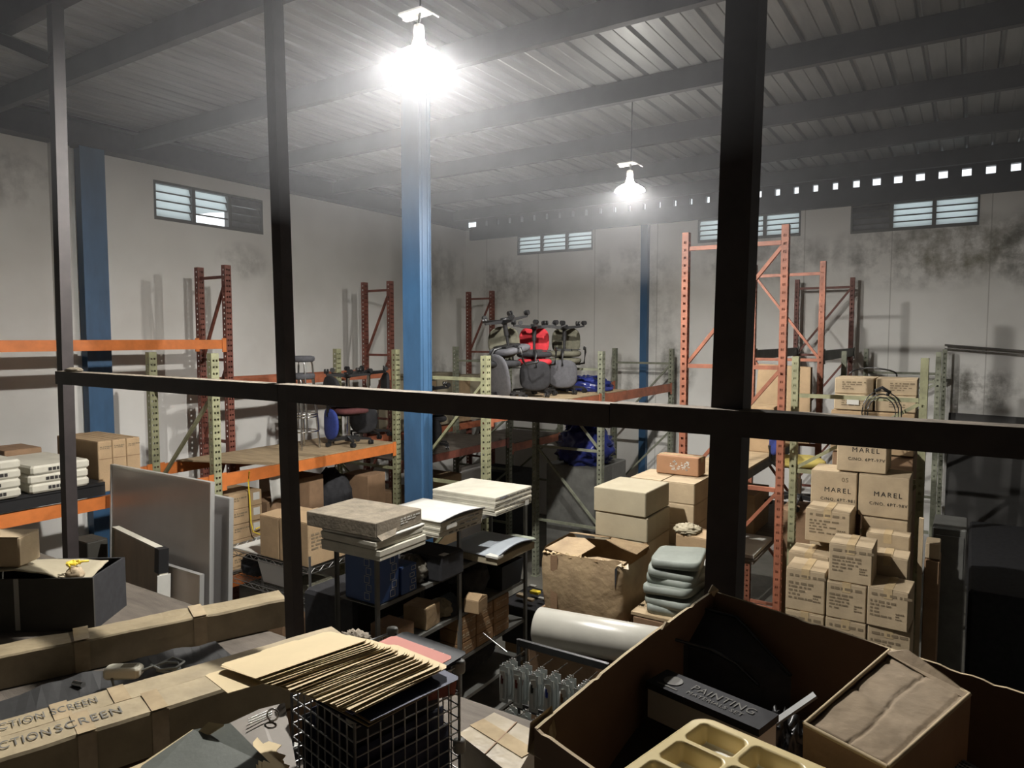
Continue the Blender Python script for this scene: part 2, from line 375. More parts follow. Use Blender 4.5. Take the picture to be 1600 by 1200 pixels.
# ------------------------------------------------------------------ dark steel frame at the storage floor edge
YE = 2.25
def post(u0, v0, u1, v1, wd, label, z0=2.0, z1=5.52):
    A = onY(u0, v0, YE); B = onY(u1, v1, YE); d = (B-A)/(B.z-A.z)
    bot = A+d*(z0-A.z); top = A+d*(z1-A.z)
    return tag(MB().bar(bot, top, wd, wd, up=(0,1,0)).build('steel_post', DARK), label, 'post'), bot, top
_, pl0, pl1 = post(87, 40, 111, 880, .068, 'dark steel post beside the open crate with a yellow bundle')
_, pm0, pm1 = post(427, 0, 461, 990, .062, 'dark steel post behind the fanned manila folders')
_, pr0, pr1 = post(1167, 0, 1132, 905, .098, 'wide dark steel post behind the big open box')
ra = onY(104, 590, YE-.06); rb = onY(1600, 692, YE-.06)
rb = ra+(rb-ra)*1.6
def rail(p, q, label):
    m = MB().bar(p, q, .085, .078); m.bar(p+Vector((0,0,.0395)), q+Vector((0,0,.0395)), .084, .002, mi=1)
    return tag(m.build('guard_rail', [DARK, DUSTY]), label, 'rail')
tm = ra+(rb-ra)*((pm0.x+.035-ra.x)/(rb.x-ra.x)); tr_ = ra+(rb-ra)*((pr0.x-ra.x)/(rb.x-ra.x))
rail(ra+Vector((-.05,0,0)), tm, 'dusty dark guard rail from the crate post to the folder post')
rail(tm+Vector((.003,0,0)), tr_+Vector((-.35,0,0)), 'long dusty dark guard rail in front of the office chairs')
rail(tr_+Vector((-.347,0,.004)), rb, 'dark guard rail crossing in front of the stencilled cartons')
tag(MB().box((-3.6, YE, 5.61), (9.5, .1, .18)).build('header_beam', DARK), 'dark steel header beam across the tops of the posts', 'beam')
tag(MB().bar(pl1+Vector((-.02,0,-.32)), pl1+Vector((-.75,0,-.02)), .09, .07).build('knee_brace', DARK), 'dark diagonal brace beside the top of the crate post', 'brace')

# ------------------------------------------------------------------ lamps
BULB = mat('lit_diffuser', (1,1,1), .5, emit=((1,.965,.91), LAMP_STRENGTH))
BULBF = mat('lit_diffuser_far', (1,1,1), .5, emit=((1,.965,.91), LAMP_STRENGTH*LAMP_FAR))
HOUS = mat('glowing_housing', (1,1,1), .5, emit=((1,.96,.9), LAMP_TOP))
SOCK = mat('lamp_socket', (.75,.74,.70), .4)
def lamp(p, label, core):
    r = thing('pendant_lamp', p, label, 'lamp')
    M = Matrix.Translation(p)
    MB().lathe([(.03,.10), (.042,.06), (.05,.045), (.085,.028), (.138,-.005), (.152,-.03)], 18, M=M, caps=False).build('housing', HOUS, r)
    MB().lathe([(.02,.042), (.03,.036), (.031,-.036), (.024,-.046), (.001,-.05)], 14, M=M).build('light_source', core, r)
    MB().lathe([(.03,.101), (.034,.13), (.03,.17), (.012,.18)], 14, M=M).build('socket', SOCK, r)
    MB().tube([p+Vector((0,0,.178)), p+Vector((.01,0,.24))], .010, 8).tube([p+Vector((.01,0,.24)), Vector((p.x+.02,p.y,RZ-.02))], .006, 6).build('cord', BLACK, r)
    m = MB().box(p+Vector((-.03,0,.245)), (.17,.10,.012)).box(p+Vector((-.06,0,.232)), (.10,.035,.02)); m.bar(p+Vector((.06,0,.245)), p+Vector((.125,0,.20)), .06, .008)
    m.build('bracket_plate', SOCK, r)
    return r
LP1 = onY(655, 87, 3.30); LP2 = onY(984, 294, 6.75)
lamp(LP1, 'bright pendant lamp in front of the wide blue column', BULB)
lamp(LP2, 'bright pendant lamp farther away, near the louvred windows', BULBF)
# ================================================================== PALLET RACKS
def upright_mesh(z0, z1, w, d, pitch, side):
    """perforated C upright, local: perforated front faces +X, side faces +-Y; origin at foot"""
    mb = MB(); n = int((z1-z0)/pitch); h = .021
    def strip(fn, wd, cols):
        xs = [0]
        for c in cols: xs += [c-.0105, c+.0105]
        xs.append(wd)
        zs = [z0]
        for i in range(n): zc = z0+(i+.5)*pitch; zs += [zc-h/2, zc+h/2]
        zs.append(z1)
        vs = [fn(x, z) for z in zs for x in xs]; k = len(xs); fs = []
        for j in range(len(zs)-1):
            for i in range(k-1):
                if i % 2 == 1 and j % 2 == 1: continue
                fs.append((j*k+i, j*k+i+1, (j+1)*k+i+1, (j+1)*k+i))
        mb.add(vs, fs)
    strip(lambda x, z: (d/2, -w/2+x, z), w, [w*.3, w*.7])
    strip(lambda x, z: (d/2-x, -w/2, z), d, [d*.5])
    mb.add([(d/2,w/2,z0),(d/2,w/2,z1),(-d/2,w/2,z1),(-d/2,w/2,z0)], [(0,1,2,3)])
    mb.add([(-d/2,-w/2,z0),(-d/2,-w/2,z1),(-d/2,-w/2+.02,z1),(-d/2,-w/2+.02,z0)], [(0,1,2,3)])
    mb.add([(-d/2,w/2,z0),(-d/2,w/2,z1),(-d/2,w/2-.02,z1),(-d/2,w/2-.02,z0)], [(0,1,2,3)])
    mb.box((0,0,z0+.004), (d+.04, w+.04, .008))
    return mb
_um = {}
def upright(root, x, y, z1, m, w=.085, d=.07, pitch=.066):
    key = (round(z1,3), m.name, w)
    if key in _um:
        o = bpy.data.objects.new('upright', _um[key]); C.objects.link(o); o.parent = root
        md = o.modifiers.new('thickness', 'SOLIDIFY'); md.thickness = .003; md.offset = 0
    else:
        o = upright_mesh(0, z1, w, d, pitch, 1).build('upright', m, root, local=True, thick=.003); _um[key] = o.data
    o.location = Vector((x, y, 0))-world_loc(root); return o
def frame(root, xf, xb, y, z1, m, levels=None, flip=False, w=.085, d=.07):
    upright(root, xf, y, z1, m, w, d); upright(root, xb, y, z1, m, w, d)
    lv = levels or [z1-.14-1.02*i for i in range(int((z1-.2)/1.02)+1)]
    lv = [z for z in lv if z > .1]
    for i, z in enumerate(lv):
        MB().bar((xf-.035, y, z), (xb+.035, y, z), .03, .035).build('brace', m, root)
        if i+1 < len(lv):
            a, b = (xf-.03, xb+.03) if not flip else (xb+.03, xf-.03)
            MB().bar((a, y+.012, z-.03), (b, y+.012, lv[i+1]+.03), .028, .034, up=(0,1,0)).build('brace', m, root)
def beam(root, x, y0, y1, ztop, m, h=.11, tagm=True):
    mb = MB().bar((x, y0, ztop-h/2), (x, y1, ztop-h/2), .045, h)
    for y in (y0, y1): mb.box((x+.028, y+(.03 if y == y0 else -.03), ztop-h/2-.01), (.008, .06, h+.06))
    return mb.build('beam', m, root)
# row A: tall red-brown frames against the side wall
rA = thing('pallet_rack', (-7.9, 5.5, 0), 'tall red-brown perforated rack with orange beams along the side wall', 'rack')
for y in (2.62, 5.46, 8.38, 11.2): frame(rA, -7.7, -8.25, y, 4.38, RUST)
beam(rA, -7.7, 2.66, 5.42, 3.47, ORANGE); beam(rA, -8.25, 2.66, 5.42, 3.47, ORANGE)
beam(rA, -7.7, 5.5, 8.34, 2.98, REDBEAM); beam(rA, -8.25, 5.5, 8.34, 2.98, REDBEAM)
beam(rA, -7.7, 5.5, 8.34, 1.98, REDBEAM); beam(rA, -7.7, 8.42, 11.16, 1.95, REDBEAM); beam(rA, -8.25, 8.42, 11.16, 1.95, REDBEAM)
# row B: pale green frames with orange beams
rB = thing('pallet_rack', (-7.0, 5.7, 0), 'pale green perforated rack with bright orange beams carrying the stools', 'rack')
for y in (1.66, 4.36): frame(rB, -6.4, -7.5, y, 3.34, GREEN, levels=[2.95, 1.85, .85])
frame(rB, -6.4, -7.5, 7.06, 3.34, GREEN, levels=[1.75, .85], flip=True)
frame(rB, -6.4, -7.5, 9.8, 3.34, GREYGRN, levels=[3.1, 2.2, 1.3, .4])
frame(rB, -6.4, -7.5, 11.55, 2.0, GREYGRN, levels=[1.75, .8])
for x in (-6.4, -7.5):
    beam(rB, x, 1.70, 4.32, 2.10, ORANGE); beam(rB, x, 4.40, 7.02, 2.10, ORANGE, h=.125)
    beam(rB, x, 4.40, 7.02, 1.02, ORANGE, h=.12)
    beam(rB, x, 7.10, 9.76, 1.83, RUST); beam(rB, x, 9.84, 11.5, 1.72, REDBEAM, h=.13)
# row C: grey-green frames carrying the second pile of chairs
rC = thing('pallet_rack', (-4.75, 8.8, 0), 'pale grey-green rack with faded orange beams carrying the pile of upturned chairs', 'rack')
for y in (6.05, 8.8, 11.5): frame(rC, -4.24, -5.28, y, 3.31, GREEN if y < 7 else GREYGRN, levels=[3.06, 1.93, .85], flip=(7 < y < 10))
for x in (-4.24, -5.28):
    beam(rC, x, 6.09, 8.76, 2.72, REDBEAM, h=.12); beam(rC, x, 8.84, 11.46, 2.72, REDBEAM, h=.13)
# row D: tall dull orange frames
rD = thing('pallet_rack', (-1.95, 8.8, 0), 'very tall dull orange rack frames below the louvred window', 'rack')
frame(rD, -1.30, -2.13, 6.1, 4.41, ORUP, w=.06, d=.055); frame(rD, -1.50, -2.29, 9.05, 4.39, ORUP, flip=True, w=.07, d=.06); frame(rD, -1.53, -2.31, 11.72, 4.39, RUST, w=.07, d=.06)
for x in (-1.50, -2.29): beam(rD, x, 9.1, 11.68, 3.34, STEELG, h=.12)
for x in (-1.78, -2.2): beam(rD, x, 6.14, 9.0, 2.24, STEELG, h=.1); beam(rD, x, 6.14, 9.0, 1.5, STEELG, h=.1)
# row E: pale green low frames around the stencilled cartons
rE = thing('pallet_rack', (-.8, 9.2, 0), 'low pale green rack frames around the stencilled cartons', 'rack')
for y in (6.73, 9.6, 11.75): frame(rE, -.32, -1.32, y, 3.33, GREEN if y < 7 else GREYGRN, levels=[2.98, 2.30, 1.2], w=.07, d=.055)
# ================================================================== BUILDERS FOR CONTENTS
def text_mesh(s, h, name, m, parent=None, extrude=.0006, sp=1.12):
    cu = bpy.data.curves.new('tmp_text', 'FONT'); cu.body = s; cu.size = h; cu.extrude = extrude; cu.align_x = 'CENTER'; cu.align_y = 'CENTER'
    cu.resolution_u = 3; cu.space_character = sp
    ob = bpy.data.objects.new('tmp_text', cu); C.objects.link(ob)
    me = bpy.data.meshes.new_from_object(ob.evaluated_get(bpy.context.evaluated_depsgraph_get()))
    bpy.data.objects.remove(ob); bpy.data.curves.remove(cu)
    me.materials.clear(); me.materials.append(m); me.name = name
    o = bpy.data.objects.new(name, me); C.objects.link(o)
    if parent: o.parent = parent
    return o
def face_matrix(sz, face, u, v, off=.0022, rot=0):
    """a point on a face of a box (origin at base centre): u along the face from its middle, v up from the base (or along Y on the top)"""
    sx, sy, sz_ = sz; R = Matrix.Rotation(rot, 4, 'Z')
    if face == '-Y': return Matrix.Translation((u, -sy/2-off, v)) @ Matrix.Rotation(PI/2, 4, 'X') @ R
    if face == '+X': return Matrix.Translation((sx/2+off, u, v)) @ rotz(PI/2) @ Matrix.Rotation(PI/2, 4, 'X') @ R
    if face == '-X': return Matrix.Translation((-sx/2-off, u, v)) @ rotz(-PI/2) @ Matrix.Rotation(PI/2, 4, 'X') @ R
    return Matrix.Translation((u, v, sz_+off+.003)) @ R
def letter(box, s, face, u, v, h, m=None, rot=0, stretch=1.0, sp=1.12):
    o = text_mesh(s, h, 'lettering', m or INK, box, sp=sp)
    o.matrix_local = face_matrix(box['size'], face, u, v, rot=rot) @ Matrix.Diagonal((stretch,1,1,1)); return o
def print_lines(box, face, u, v, w, h, n, m=None, seed=1, rot=0):
    """rows of print too small to read"""
    r = random.Random(seed); mb = MB(); M = face_matrix(box['size'], face, u, v, rot=rot)
    for i in range(n):
        y = h/2-h*(i+.5)/n; x = -w/2; ww = w*(1 if i == 0 else r.uniform(.35, .95)); hh = h/n*(.5 if i else .62)
        while x < -w/2+ww:
            l = r.uniform(.012, .05)*(w/.2); mb.box((x+l/2, y, 0), (l, hh, .0008), M=M); x += l+r.uniform(.006, .02)*(w/.2)
    return mb.build('printing', m or INKF, box, local=True)
def patch(box, face, u, v, w, h, m, name='paper_label', rot=0):
    return MB().box((0,0,0), (w, h, .0012), M=face_matrix(box['size'], face, u, v, rot=rot)).build(name, m, box, local=True)
def carton(c, sz, rz, label, m=None, group=None, tape=True, name='cardboard_carton', seam='X', cat='carton', lift=.003, flaps=True, tm=None):
    """closed carton: body with softened edges, two top flaps meeting at a seam, tape over it; c is the middle of its base"""
    sx, sy, sz_ = sz; mb = MB(); r = random.Random(label); t = .003
    mb.cbox((0,0,(sz_-t)/2), (sx, sy, sz_-t), min(.006, sz_*.08))
    if flaps:
        for s in (-1, 1):
            e = r.uniform(0, lift)
            if seam == 'X': p = [(-sx/2+.002, s*sy/2-s*.002), (sx/2-.002, s*sy/2-s*.002), (sx/2-.002, s*.0015), (-sx/2+.002, s*.0015)]
            else: p = [(s*sx/2-s*.002, -sy/2+.002), (s*sx/2-s*.002, sy/2-.002), (s*.0015, sy/2-.002), (s*.0015, -sy/2+.002)]
            b = [(x, y, sz_-t) for x, y in p]; k = [sz_, sz_, sz_+e, sz_+e]; tp = [(x, y, z) for (x, y), z in zip(p, k)]
            if (p[1][0]-p[0][0])*(p[2][1]-p[1][1])-(p[1][1]-p[0][1])*(p[2][0]-p[1][0]) < 0: b.reverse(); tp.reverse()
            mb.hexa(b+tp)
    o = mb.build(name, m or CARD, local=True, loc=Vector(c)); o.rotation_euler = (0,0,rz); o['size'] = sz
    tag(o, label, cat, group)
    if tape:
        tb = MB(); w = .055; d = min(.07, sz_*.3)
        if seam == 'X':
            tb.box((0,0,sz_+.004), (sx+.004, w, .0015)); 
            for s in (-1,1): tb.box((s*(sx/2+.0015),0,sz_+.004-d/2), (.0012, w, d))
        else:
            tb.box((0,0,sz_+.004), (w, sy+.004, .0015))
            for s in (-1,1): tb.box((0,s*(sy/2+.0015),sz_+.004-d/2), (w, .0012, d))
        tb.build('tape', tm or TAPE, o, local=True)
    return o
def flat_box(c, sz, rz, label, m, group=None, name='flat_box', cat='box'):
    """shallow lidded box: tray with an overlapping lid"""
    sx, sy, sz_ = sz; mb = MB()
    mb.cbox((0,0,sz_*.35), (sx-.006, sy-.006, sz_*.7), .003)
    o = mb.build(name, m, local=True, loc=Vector(c)); o.rotation_euler = (0,0,rz); o['size'] = sz
    MB().cbox((0,0,sz_*.7), (sx, sy, sz_*.58), .004).build('cover', m, o, local=True)
    return tag(o, label, cat, group)
def blob(c, rad, name, m, label, cat, seed=0, amp=.16, fr=2.2, flat=None, nu=44, nv=26, ridg=True, group=None):
    """crumpled sack: lumpy closed surface with folds; flat = height (local) below which it rests flat"""
    mb = MB(); off = Vector((seed*7.3, seed*3.1, seed*1.7))
    def f(a, b):
        th, ph = 2*PI*a, PI*b; d = Vector((math.sin(ph)*math.cos(th), math.sin(ph)*math.sin(th), -math.cos(ph)))
        k = noise.fractal(d*fr+off, .9, 2.1, 4)
        if ridg: k = .5-abs(noise.noise(d*fr*1.3+off))*1.6+.45*noise.noise(d*fr*3+off)-.5*abs(noise.noise(d*fr*2.4-off))
        p = Vector((d.x*rad[0], d.y*rad[1], d.z*rad[2]))*(1+amp*k)
        if flat is not None and p.z < flat: p.z = flat
        return p
    mb.grid(f, nu, nv); base = flat if flat is not None else -rad[2]
    o = mb.build(name, m, local=True, loc=Vector(c)-Vector((0,0,base)))
    return tag(o, label, cat, group)
def se(t, e): 
    c, s_ = math.cos(t), math.sin(t); return math.copysign(abs(c)**(2/e), c), math.copysign(abs(s_)**(2/e), s_)
def pad(mb, c, w, h, t, plane='XY', e=3.2, curv=0, n=28, M=None, bulge=.4):
    """cushion with a rounded-rectangle outline; plane XY is a seat, XZ a backrest (curving towards -Y at the sides)"""
    rings = [(.001,-t*.5), (.5,-t*.5), (.88,-t*.48), (.97,-t*.3), (1,0), (.97,t*.3), (.86,t*.5), (.5,t*(.5+bulge*.25)), (.001,t*(.5+bulge*.3))]
    vs = []
    for k, o in rings:
        for j in range(n):
            x, y = se(2*PI*j/n, e); x *= k*w/2; y *= k*h/2
            if plane == 'XY': vs.append((c[0]+x, c[1]+y, c[2]+o+curv*(2*y/h)**2))
            else: vs.append((c[0]+x, c[1]-o-curv*(2*x/w)**2, c[2]+y))
    fs = [(i*n+j, i*n+(j+1)%n, (i+1)*n+(j+1)%n, (i+1)*n+j) for i in range(len(rings)-1) for j in range(n)]
    mb.add(vs, fs, 0, M, True); return mb
# ================================================================== LEFT RACKS AND WHAT THEY CARRY
# deck sheets
def deck(x0, x1, y0, y1, z, label, m=PLY, skew=0, t=.012):
    mb = MB().prism([(x0,y0), (x1,y0-skew), (x1,y1), (x0,y1)], z, z+t)
    return tag(mb.build('plywood_sheet', m), label, 'plywood')
deck(-7.52, -6.38, 4.62, 7.0, 2.103, 'bare plywood sheet on orange beams under the bar stools', skew=-.42)
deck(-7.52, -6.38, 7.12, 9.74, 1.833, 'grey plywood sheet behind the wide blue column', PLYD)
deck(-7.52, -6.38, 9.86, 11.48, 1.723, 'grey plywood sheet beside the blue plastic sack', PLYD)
deck(-5.30, -4.22, 6.11, 8.74, 2.723, 'plywood sheet under the pile of upturned chairs', PLY)
deck(-5.30, -4.22, 8.86, 9.62, 2.723, 'short plywood sheet under the blue tarpaulin', PLY)
# black pallet tray and white packets
mb = MB().box((-6.95, 2.6, 2.125), (1.15, 1.3, .02)).box((-6.95, 2.6, 2.215), (1.15, 1.3, .03))
for x in (-7.45, -6.95, -6.42): mb.box((x, 2.6, 2.17), (.09, 1.3, .07))
tag(mb.build('plastic_pallet', BLACK), 'black plastic pallet on the orange beam under the white packets', 'pallet')
def packet(c, sz, rz, label, grp, seed):
    r = random.Random(seed); mb = MB(); sx, sy, sz_ = sz; mb.cbox((0,0,sz_/2), sz, .016)
    o = mb.build('wrapped_packet', WHITEC, local=True, loc=Vector(c)); o.rotation_euler = (0,0,rz); o['size'] = sz; tag(o, label, 'packet', grp)
    pb = MB(); M = face_matrix(sz, '+X', r.uniform(-.03,.03), sz_*.5)
    x = -.10
    for i in range(7): l = r.uniform(.018,.03); pb.box((x+l/2,0,0), (l, sz_*.36, .001), M=M); x += l+.006
    pb.build('printing', INK, o, local=True)
    return o
ordn = ['lowest', 'second', 'third', 'topmost']
for i in range(4): packet((-6.72+.01*rnd.random(), 2.36, 2.231+i*.0755), (.74, .46, .074), rnd.uniform(-.03,.03), 'white printed packet, %s in the four-high stack at the picture edge' % ordn[i], 'white packets on the black pallet', i)
ordn3 = ['lowest', 'middle', 'topmost']
for i in range(3): packet((-6.72+.01*rnd.random(), 2.88, 2.231+i*.0755), (.74, .46, .074), rnd.uniform(-.03,.03), 'white printed packet, %s in the three-high stack behind the dark post' % ordn3[i], 'white packets on the black pallet', 10+i)
for i, nm in enumerate(('nearest the white packets', 'in the middle of the three', 'nearest the pale green upright')):
    o = carton((-6.87, 3.325+i*.128, 2.112), (.74, .125, .46), 0, 'narrow brown carton standing on edge on the rack, '+nm, CARD, 'three narrow upright cartons', seam='X', tape=False)
    print_lines(o, '+X', 0, .40, .09, .03, 2, seed=i); patch(o, '+X', 0, .30, .12, .004, CARD3, 'seam')
carton((-7.3, 2.92, 2.231), (.4, .3, .27), 0, 'small grey-brown carton standing behind the white packets', CARD3, tape=False)
# strapped cartons in bay one, lower level
names = ['lowest', 'second', 'third', 'fourth', 'fifth', 'topmost']
for i in range(5):
    o = carton((-6.62+rnd.uniform(-.01,.01), 4.70, 1.052+i*.163), (.44, .40, .161), rnd.uniform(-.02,.02), 'small brown carton with a white label, %s in the yellow-strapped stack' % ['lowest', 'second', 'third', 'fourth', 'topmost'][i], CARD, 'yellow-strapped cartons', tape=False)
    patch(o, '+X', .13, .1, .08, .08, WHITE); print_lines(o, '+X', -.06, .1, .16, .05, 2, seed=i+5)
    print_lines(o, '-Y', 0, .09, .3, .05, 2, seed=i+15)
mb = MB(); x = -6.35
mb.tube([(x,4.72,2.09), (x-.02,4.72,1.98), (x,4.715,1.8), (x+.005,4.72,1.55), (x+.01,4.74,1.44), (x+.06,4.8,1.40), (x+.05,4.87,1.43), (x+.0,4.86,1.47), (x-.0,4.78,1.46)], .008, 6)
tag(mb.build('yellow_rope', YELLOW), 'yellow strap hanging from the orange beam over the cartons', 'rope')
# things in the dark under the first deck
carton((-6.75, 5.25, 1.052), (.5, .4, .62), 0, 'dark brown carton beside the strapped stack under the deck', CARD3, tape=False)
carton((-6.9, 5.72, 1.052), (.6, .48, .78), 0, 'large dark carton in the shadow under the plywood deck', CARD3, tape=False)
mb = MB(); mb.grid(lambda a, b: (-6.42-.02*math.sin(6*a), 5.02+.30*a+.03*b, 1.98-.30*b+.03*math.sin(5*a)), 8, 6)
tag(mb.build('plastic_sheet', WHITE, thick=.003), 'white plastic sheet hanging under the orange beam', 'sheet')
blob((-6.8, 6.27, 1.052), (.27,.25,.42), 'rubbish_sack', BLACKM, 'black sack in the shadow under the deck', 'sack', 3, .12, flat=-.36)
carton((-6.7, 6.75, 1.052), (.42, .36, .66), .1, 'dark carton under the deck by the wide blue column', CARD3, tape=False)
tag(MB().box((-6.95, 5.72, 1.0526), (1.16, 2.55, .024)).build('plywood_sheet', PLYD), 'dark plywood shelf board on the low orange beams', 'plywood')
# stools
st = thing('bar_stool', (-6.98, 5.98, 2.116), 'chrome bar stool with a grey padded seat, lower of the nested two', 'stool', 'nested bar stools')
H = .94
def stool_parts(r):
    MB().lathe([(.001,H-.075), (.135,H-.075), (.158,H-.06), (.162,H-.03), (.155,H-.008), (.12,H), (.001,H+.002)], 24).build('seat', GREYF, r, local=True)
    for k in range(4):
        a = PI/4+k*PI/2; c, s_ = math.cos(a), math.sin(a)
        MB().tube([(.125*c,.125*s_,H-.075), (.135*c,.135*s_,H-.12), (.20*c,.20*s_,.012), (.2*c,.2*s_,0)], .0125, 8).build('leg', CHROME, r, local=True)
    for z in (.22, .40):
        rr = .135+.065*(1-z/(H-.12))+.002
        MB().tube([(rr*math.cos(2*PI*i/24), rr*math.sin(2*PI*i/24), z) for i in range(24)], .009, 6, closed=True).build('foot_ring', CHROME, r, local=True)
stool_parts(st)
dup(st, (-6.98, 5.98, 2.116+.215), (0,0,.35), 'chrome bar stool with a grey padded seat, upper of the nested two', 'nested bar stools')

# office chairs -------------------------------------------------------
def office_chair(label, seatm, backm, kind=0, group=None, arms=False):
    r = thing('office_chair', (0,0,0), label, 'chair', group)
    b = MB(); b.lathe([(.001,.05),(.045,.05),(.05,.07),(.045,.115),(.03,.125),(.001,.125)], 14)
    for k in range(5):
        a = 2*PI*k/5+.3; c, s_ = math.cos(a), math.sin(a)
        b.add([(.03*c-s_*q*w_, .03*s_+c*q*w_, z) for q, z in ((-1,.07),(1,.07),(1,.115),(-1,.115)) for w_ in (.026,)]+
              [(.285*c-s_*q*.016, .285*s_+c*q*.016, z) for q, z in ((-1,.062),(1,.062),(1,.085),(-1,.085))], [(3,2,1,0),(4,5,6,7),(0,1,5,4),(1,2,6,5),(2,3,7,6),(3,0,4,7)])
    b.build('star_base', BLACK, r, local=True)
    for k in range(5):
        a = 2*PI*k/5+.3; c, s_ = math.cos(a), math.sin(a); m = MB(); M = Matrix.Translation((.285*c,.285*s_,.03)) @ rotz(a+.6)
        for q in (-1, 1): m.tube([(q*.008,0,0), (q*.027,0,0)], .03, 12, M=M, sm=False)
        m.tube([(0,0,.0), (0,0,.045)], .009, 6, M=M); m.build('caster', BLACK, r, local=True)
    MB().tube([(0,0,.11), (0,0,.27)], .028, 12).tube([(0,0,.27), (0,0,.39)], .018, 10).build('gas_lift', BLACK if kind != 1 else CHROME, r, local=True)
    m = MB().box((0,0,.395), (.2,.22,.03)); m.tube([(.05,.0,.395), (.22,.02,.39)], .007, 6); m.build('seat_mechanism', BLACK, r, local=True)
    pad(MB(), (0,-.01,.445), .46, .44, .075, e=3.4, curv=.0).build('seat', seatm, r, local=True)
    m = MB(); m.tube([(0,.08,.395), (0,.22,.40), (0,.275,.45), (0,.285,.60)], .02, 8); m.build('back_support', BLACK, r, local=True)
    if kind == 2: pad(MB(), (0,.255,.72), .46, .56, .05, 'XZ', e=3.2, curv=.03).build('backrest', backm, r, local=True)
    elif kind == 1: pad(MB(), (0,.255,.70), .40, .40, .05, 'XZ', e=2.5, curv=.03).build('backrest', backm, r, local=True)
    else: pad(MB(), (0,.255,.71), .40, .38, .06, 'XZ', e=3.0, curv=.03).build('backrest', backm, r, local=True)
    if arms:
        for q in (-1, 1):
            MB().tube([(q*.16,.02,.40), (q*.27,.02,.41), (q*.285,.03,.56), (q*.285,.0,.62), (q*.285,-.18,.63), (q*.285,-.2,.60)], .014, 8).build('armrest', BLACK, r, local=True)
    return r
CH = .985                                     # two seats face to face
g1 = 'office chairs stacked seat to seat behind the stools'; g2 = 'office chairs stacked on the farther rack'
def place(ch, x, y, z, rz, inv=False, tilt=0): 
    ch.location = (x, y, z+(CH if inv else 0)); ch.rotation_euler = ((PI if inv else 0)+tilt, 0, rz)
dz = 2.117
a1 = office_chair('upright office chair with a dark red seat, next to the stools', MAROON, BLACKM, 1, g1); place(a1, -6.72, 6.50, dz, 2.9)
a2 = office_chair('upturned office chair with a blue backrest, over the dark red seat', BLACKM, BLUEF, 1, g1); place(a2, -6.72, 6.50, dz, -.35, True)
x = dup(a1, (-7.0, 7.28-.12, dz), (0,0,-.6), 'upright black office chair deep behind the blue-backed one', g1, {'seat': BLACKM, 'backrest': BLACKM})
x = dup(a2, (-7.0, 7.28-.12, dz+CH), (PI,0,.45), 'upturned black office chair with a round back beside the wide blue column', g1, {'backrest': BLACKM, 'seat': BLACKM})
x = dup(a1, (-6.74, 8.2, 1.847), (0,0,2.3), 'upright black office chair half hidden behind the wide blue column', g1, {'seat': BLACKM, 'backrest': BLACKM})
x = dup(a2, (-6.74, 8.2, 1.847+CH), (PI,0,.5), 'upturned black office chair half hidden behind the wide blue column', g1, {'backrest': BLACKM})
dz = 2.737
b1 = office_chair('upright red office chair in the middle of the farther pile', REDF, REDF, 0, g2, True); place(b1, -4.78, 7.92, dz, .55)
b2 = office_chair('upturned black office chair over the red seat', BLACKM, BLACKM, 0, g2); place(b2, -4.78, 7.92, dz, .6, True)
b3 = office_chair('upturned grey high-backed office chair resting its back on the plywood', GREYF, GREYF, 2, g2, True); place(b3, -4.76, 7.16, dz+.06, -.35, True, .20)
x = dup(b1, (-4.68, 8.55, dz), (0,0,.40), 'upright olive office chair at the tarpaulin end of the pile', g2, {'seat': OLIVE, 'backrest': OLIVE})
x = dup(b2, (-4.68, 8.55, dz+CH), (PI,0,.40), 'upturned olive-seated office chair with a grey back above the tarpaulin', g2, {'seat': OLIVE, 'backrest': GREYF})
x = dup(a1, (-4.80, 7.20, dz), (0,0,.5), 'upright black office chair under the tilted grey one', g2, {'seat': BLACKM, 'backrest': OLIVE})
# blue sheeting
blob((-4.72, 9.22, 2.737), (.40,.34,.15), 'blue_tarpaulin', BAG, 'crumpled blue tarpaulin beside the upturned chairs', 'tarpaulin', 2, .3, 2.6, flat=-.05)
tag(MB().cbox((-4.78, 9.45, .825), (.85, .95, 1.65), .01).box((-4.78+.428, 9.45, .9), (.006, .008, 1.4)).box((-4.78, 8.972, .9), (.008, .006, 1.4)).build('steel_cabinet', STEELG), 'dark grey cabinet under the blue plastic sacks', 'cabinet')
blob((-4.74, 9.32, 1.652), (.40,.38,.34), 'plastic_sack', BAG, 'bulging shiny blue sack on the grey cabinet', 'sack', 5, .34, 2.6, flat=-.22)
blob((-4.80, 9.45, 2.16), (.34,.36,.26), 'plastic_sack', BAG, 'blue sack squeezed between the lower sack and the plywood', 'sack', 9, .34, 2.8, flat=-.18)
# flattened cartons on the far rack
for i in range(5):
    y0 = 8.62+i*.5; mb = MB(); mb.prism([(-8.2+.02*i, y0), (-7.78, y0+.02), (-7.78, y0+.48), (-8.2+.02*i, y0+.46)], 1.965, 2.80-.05*(i % 2))
    o = mb.build('cardboard_carton', CARD if i % 2 else CARDG); o['size'] = (.42,.46,.8); tag(o, 'tall brown carton on the far rack, number %s from the blue column side' % ['one','two','three','four','five'][i], 'carton', 'tall cartons on the far rack')
mb = MB()
for i in range(4): mb.box((-8.0+.02*(i%2), 9.5+.03*(i%3), 2.815+i*.018), (.5, 1.5-.05*i, .014))
tag(mb.build('flattened_cardboard', CARDG), 'flattened cardboard lying over the tall cartons on the far rack', 'cardboard')
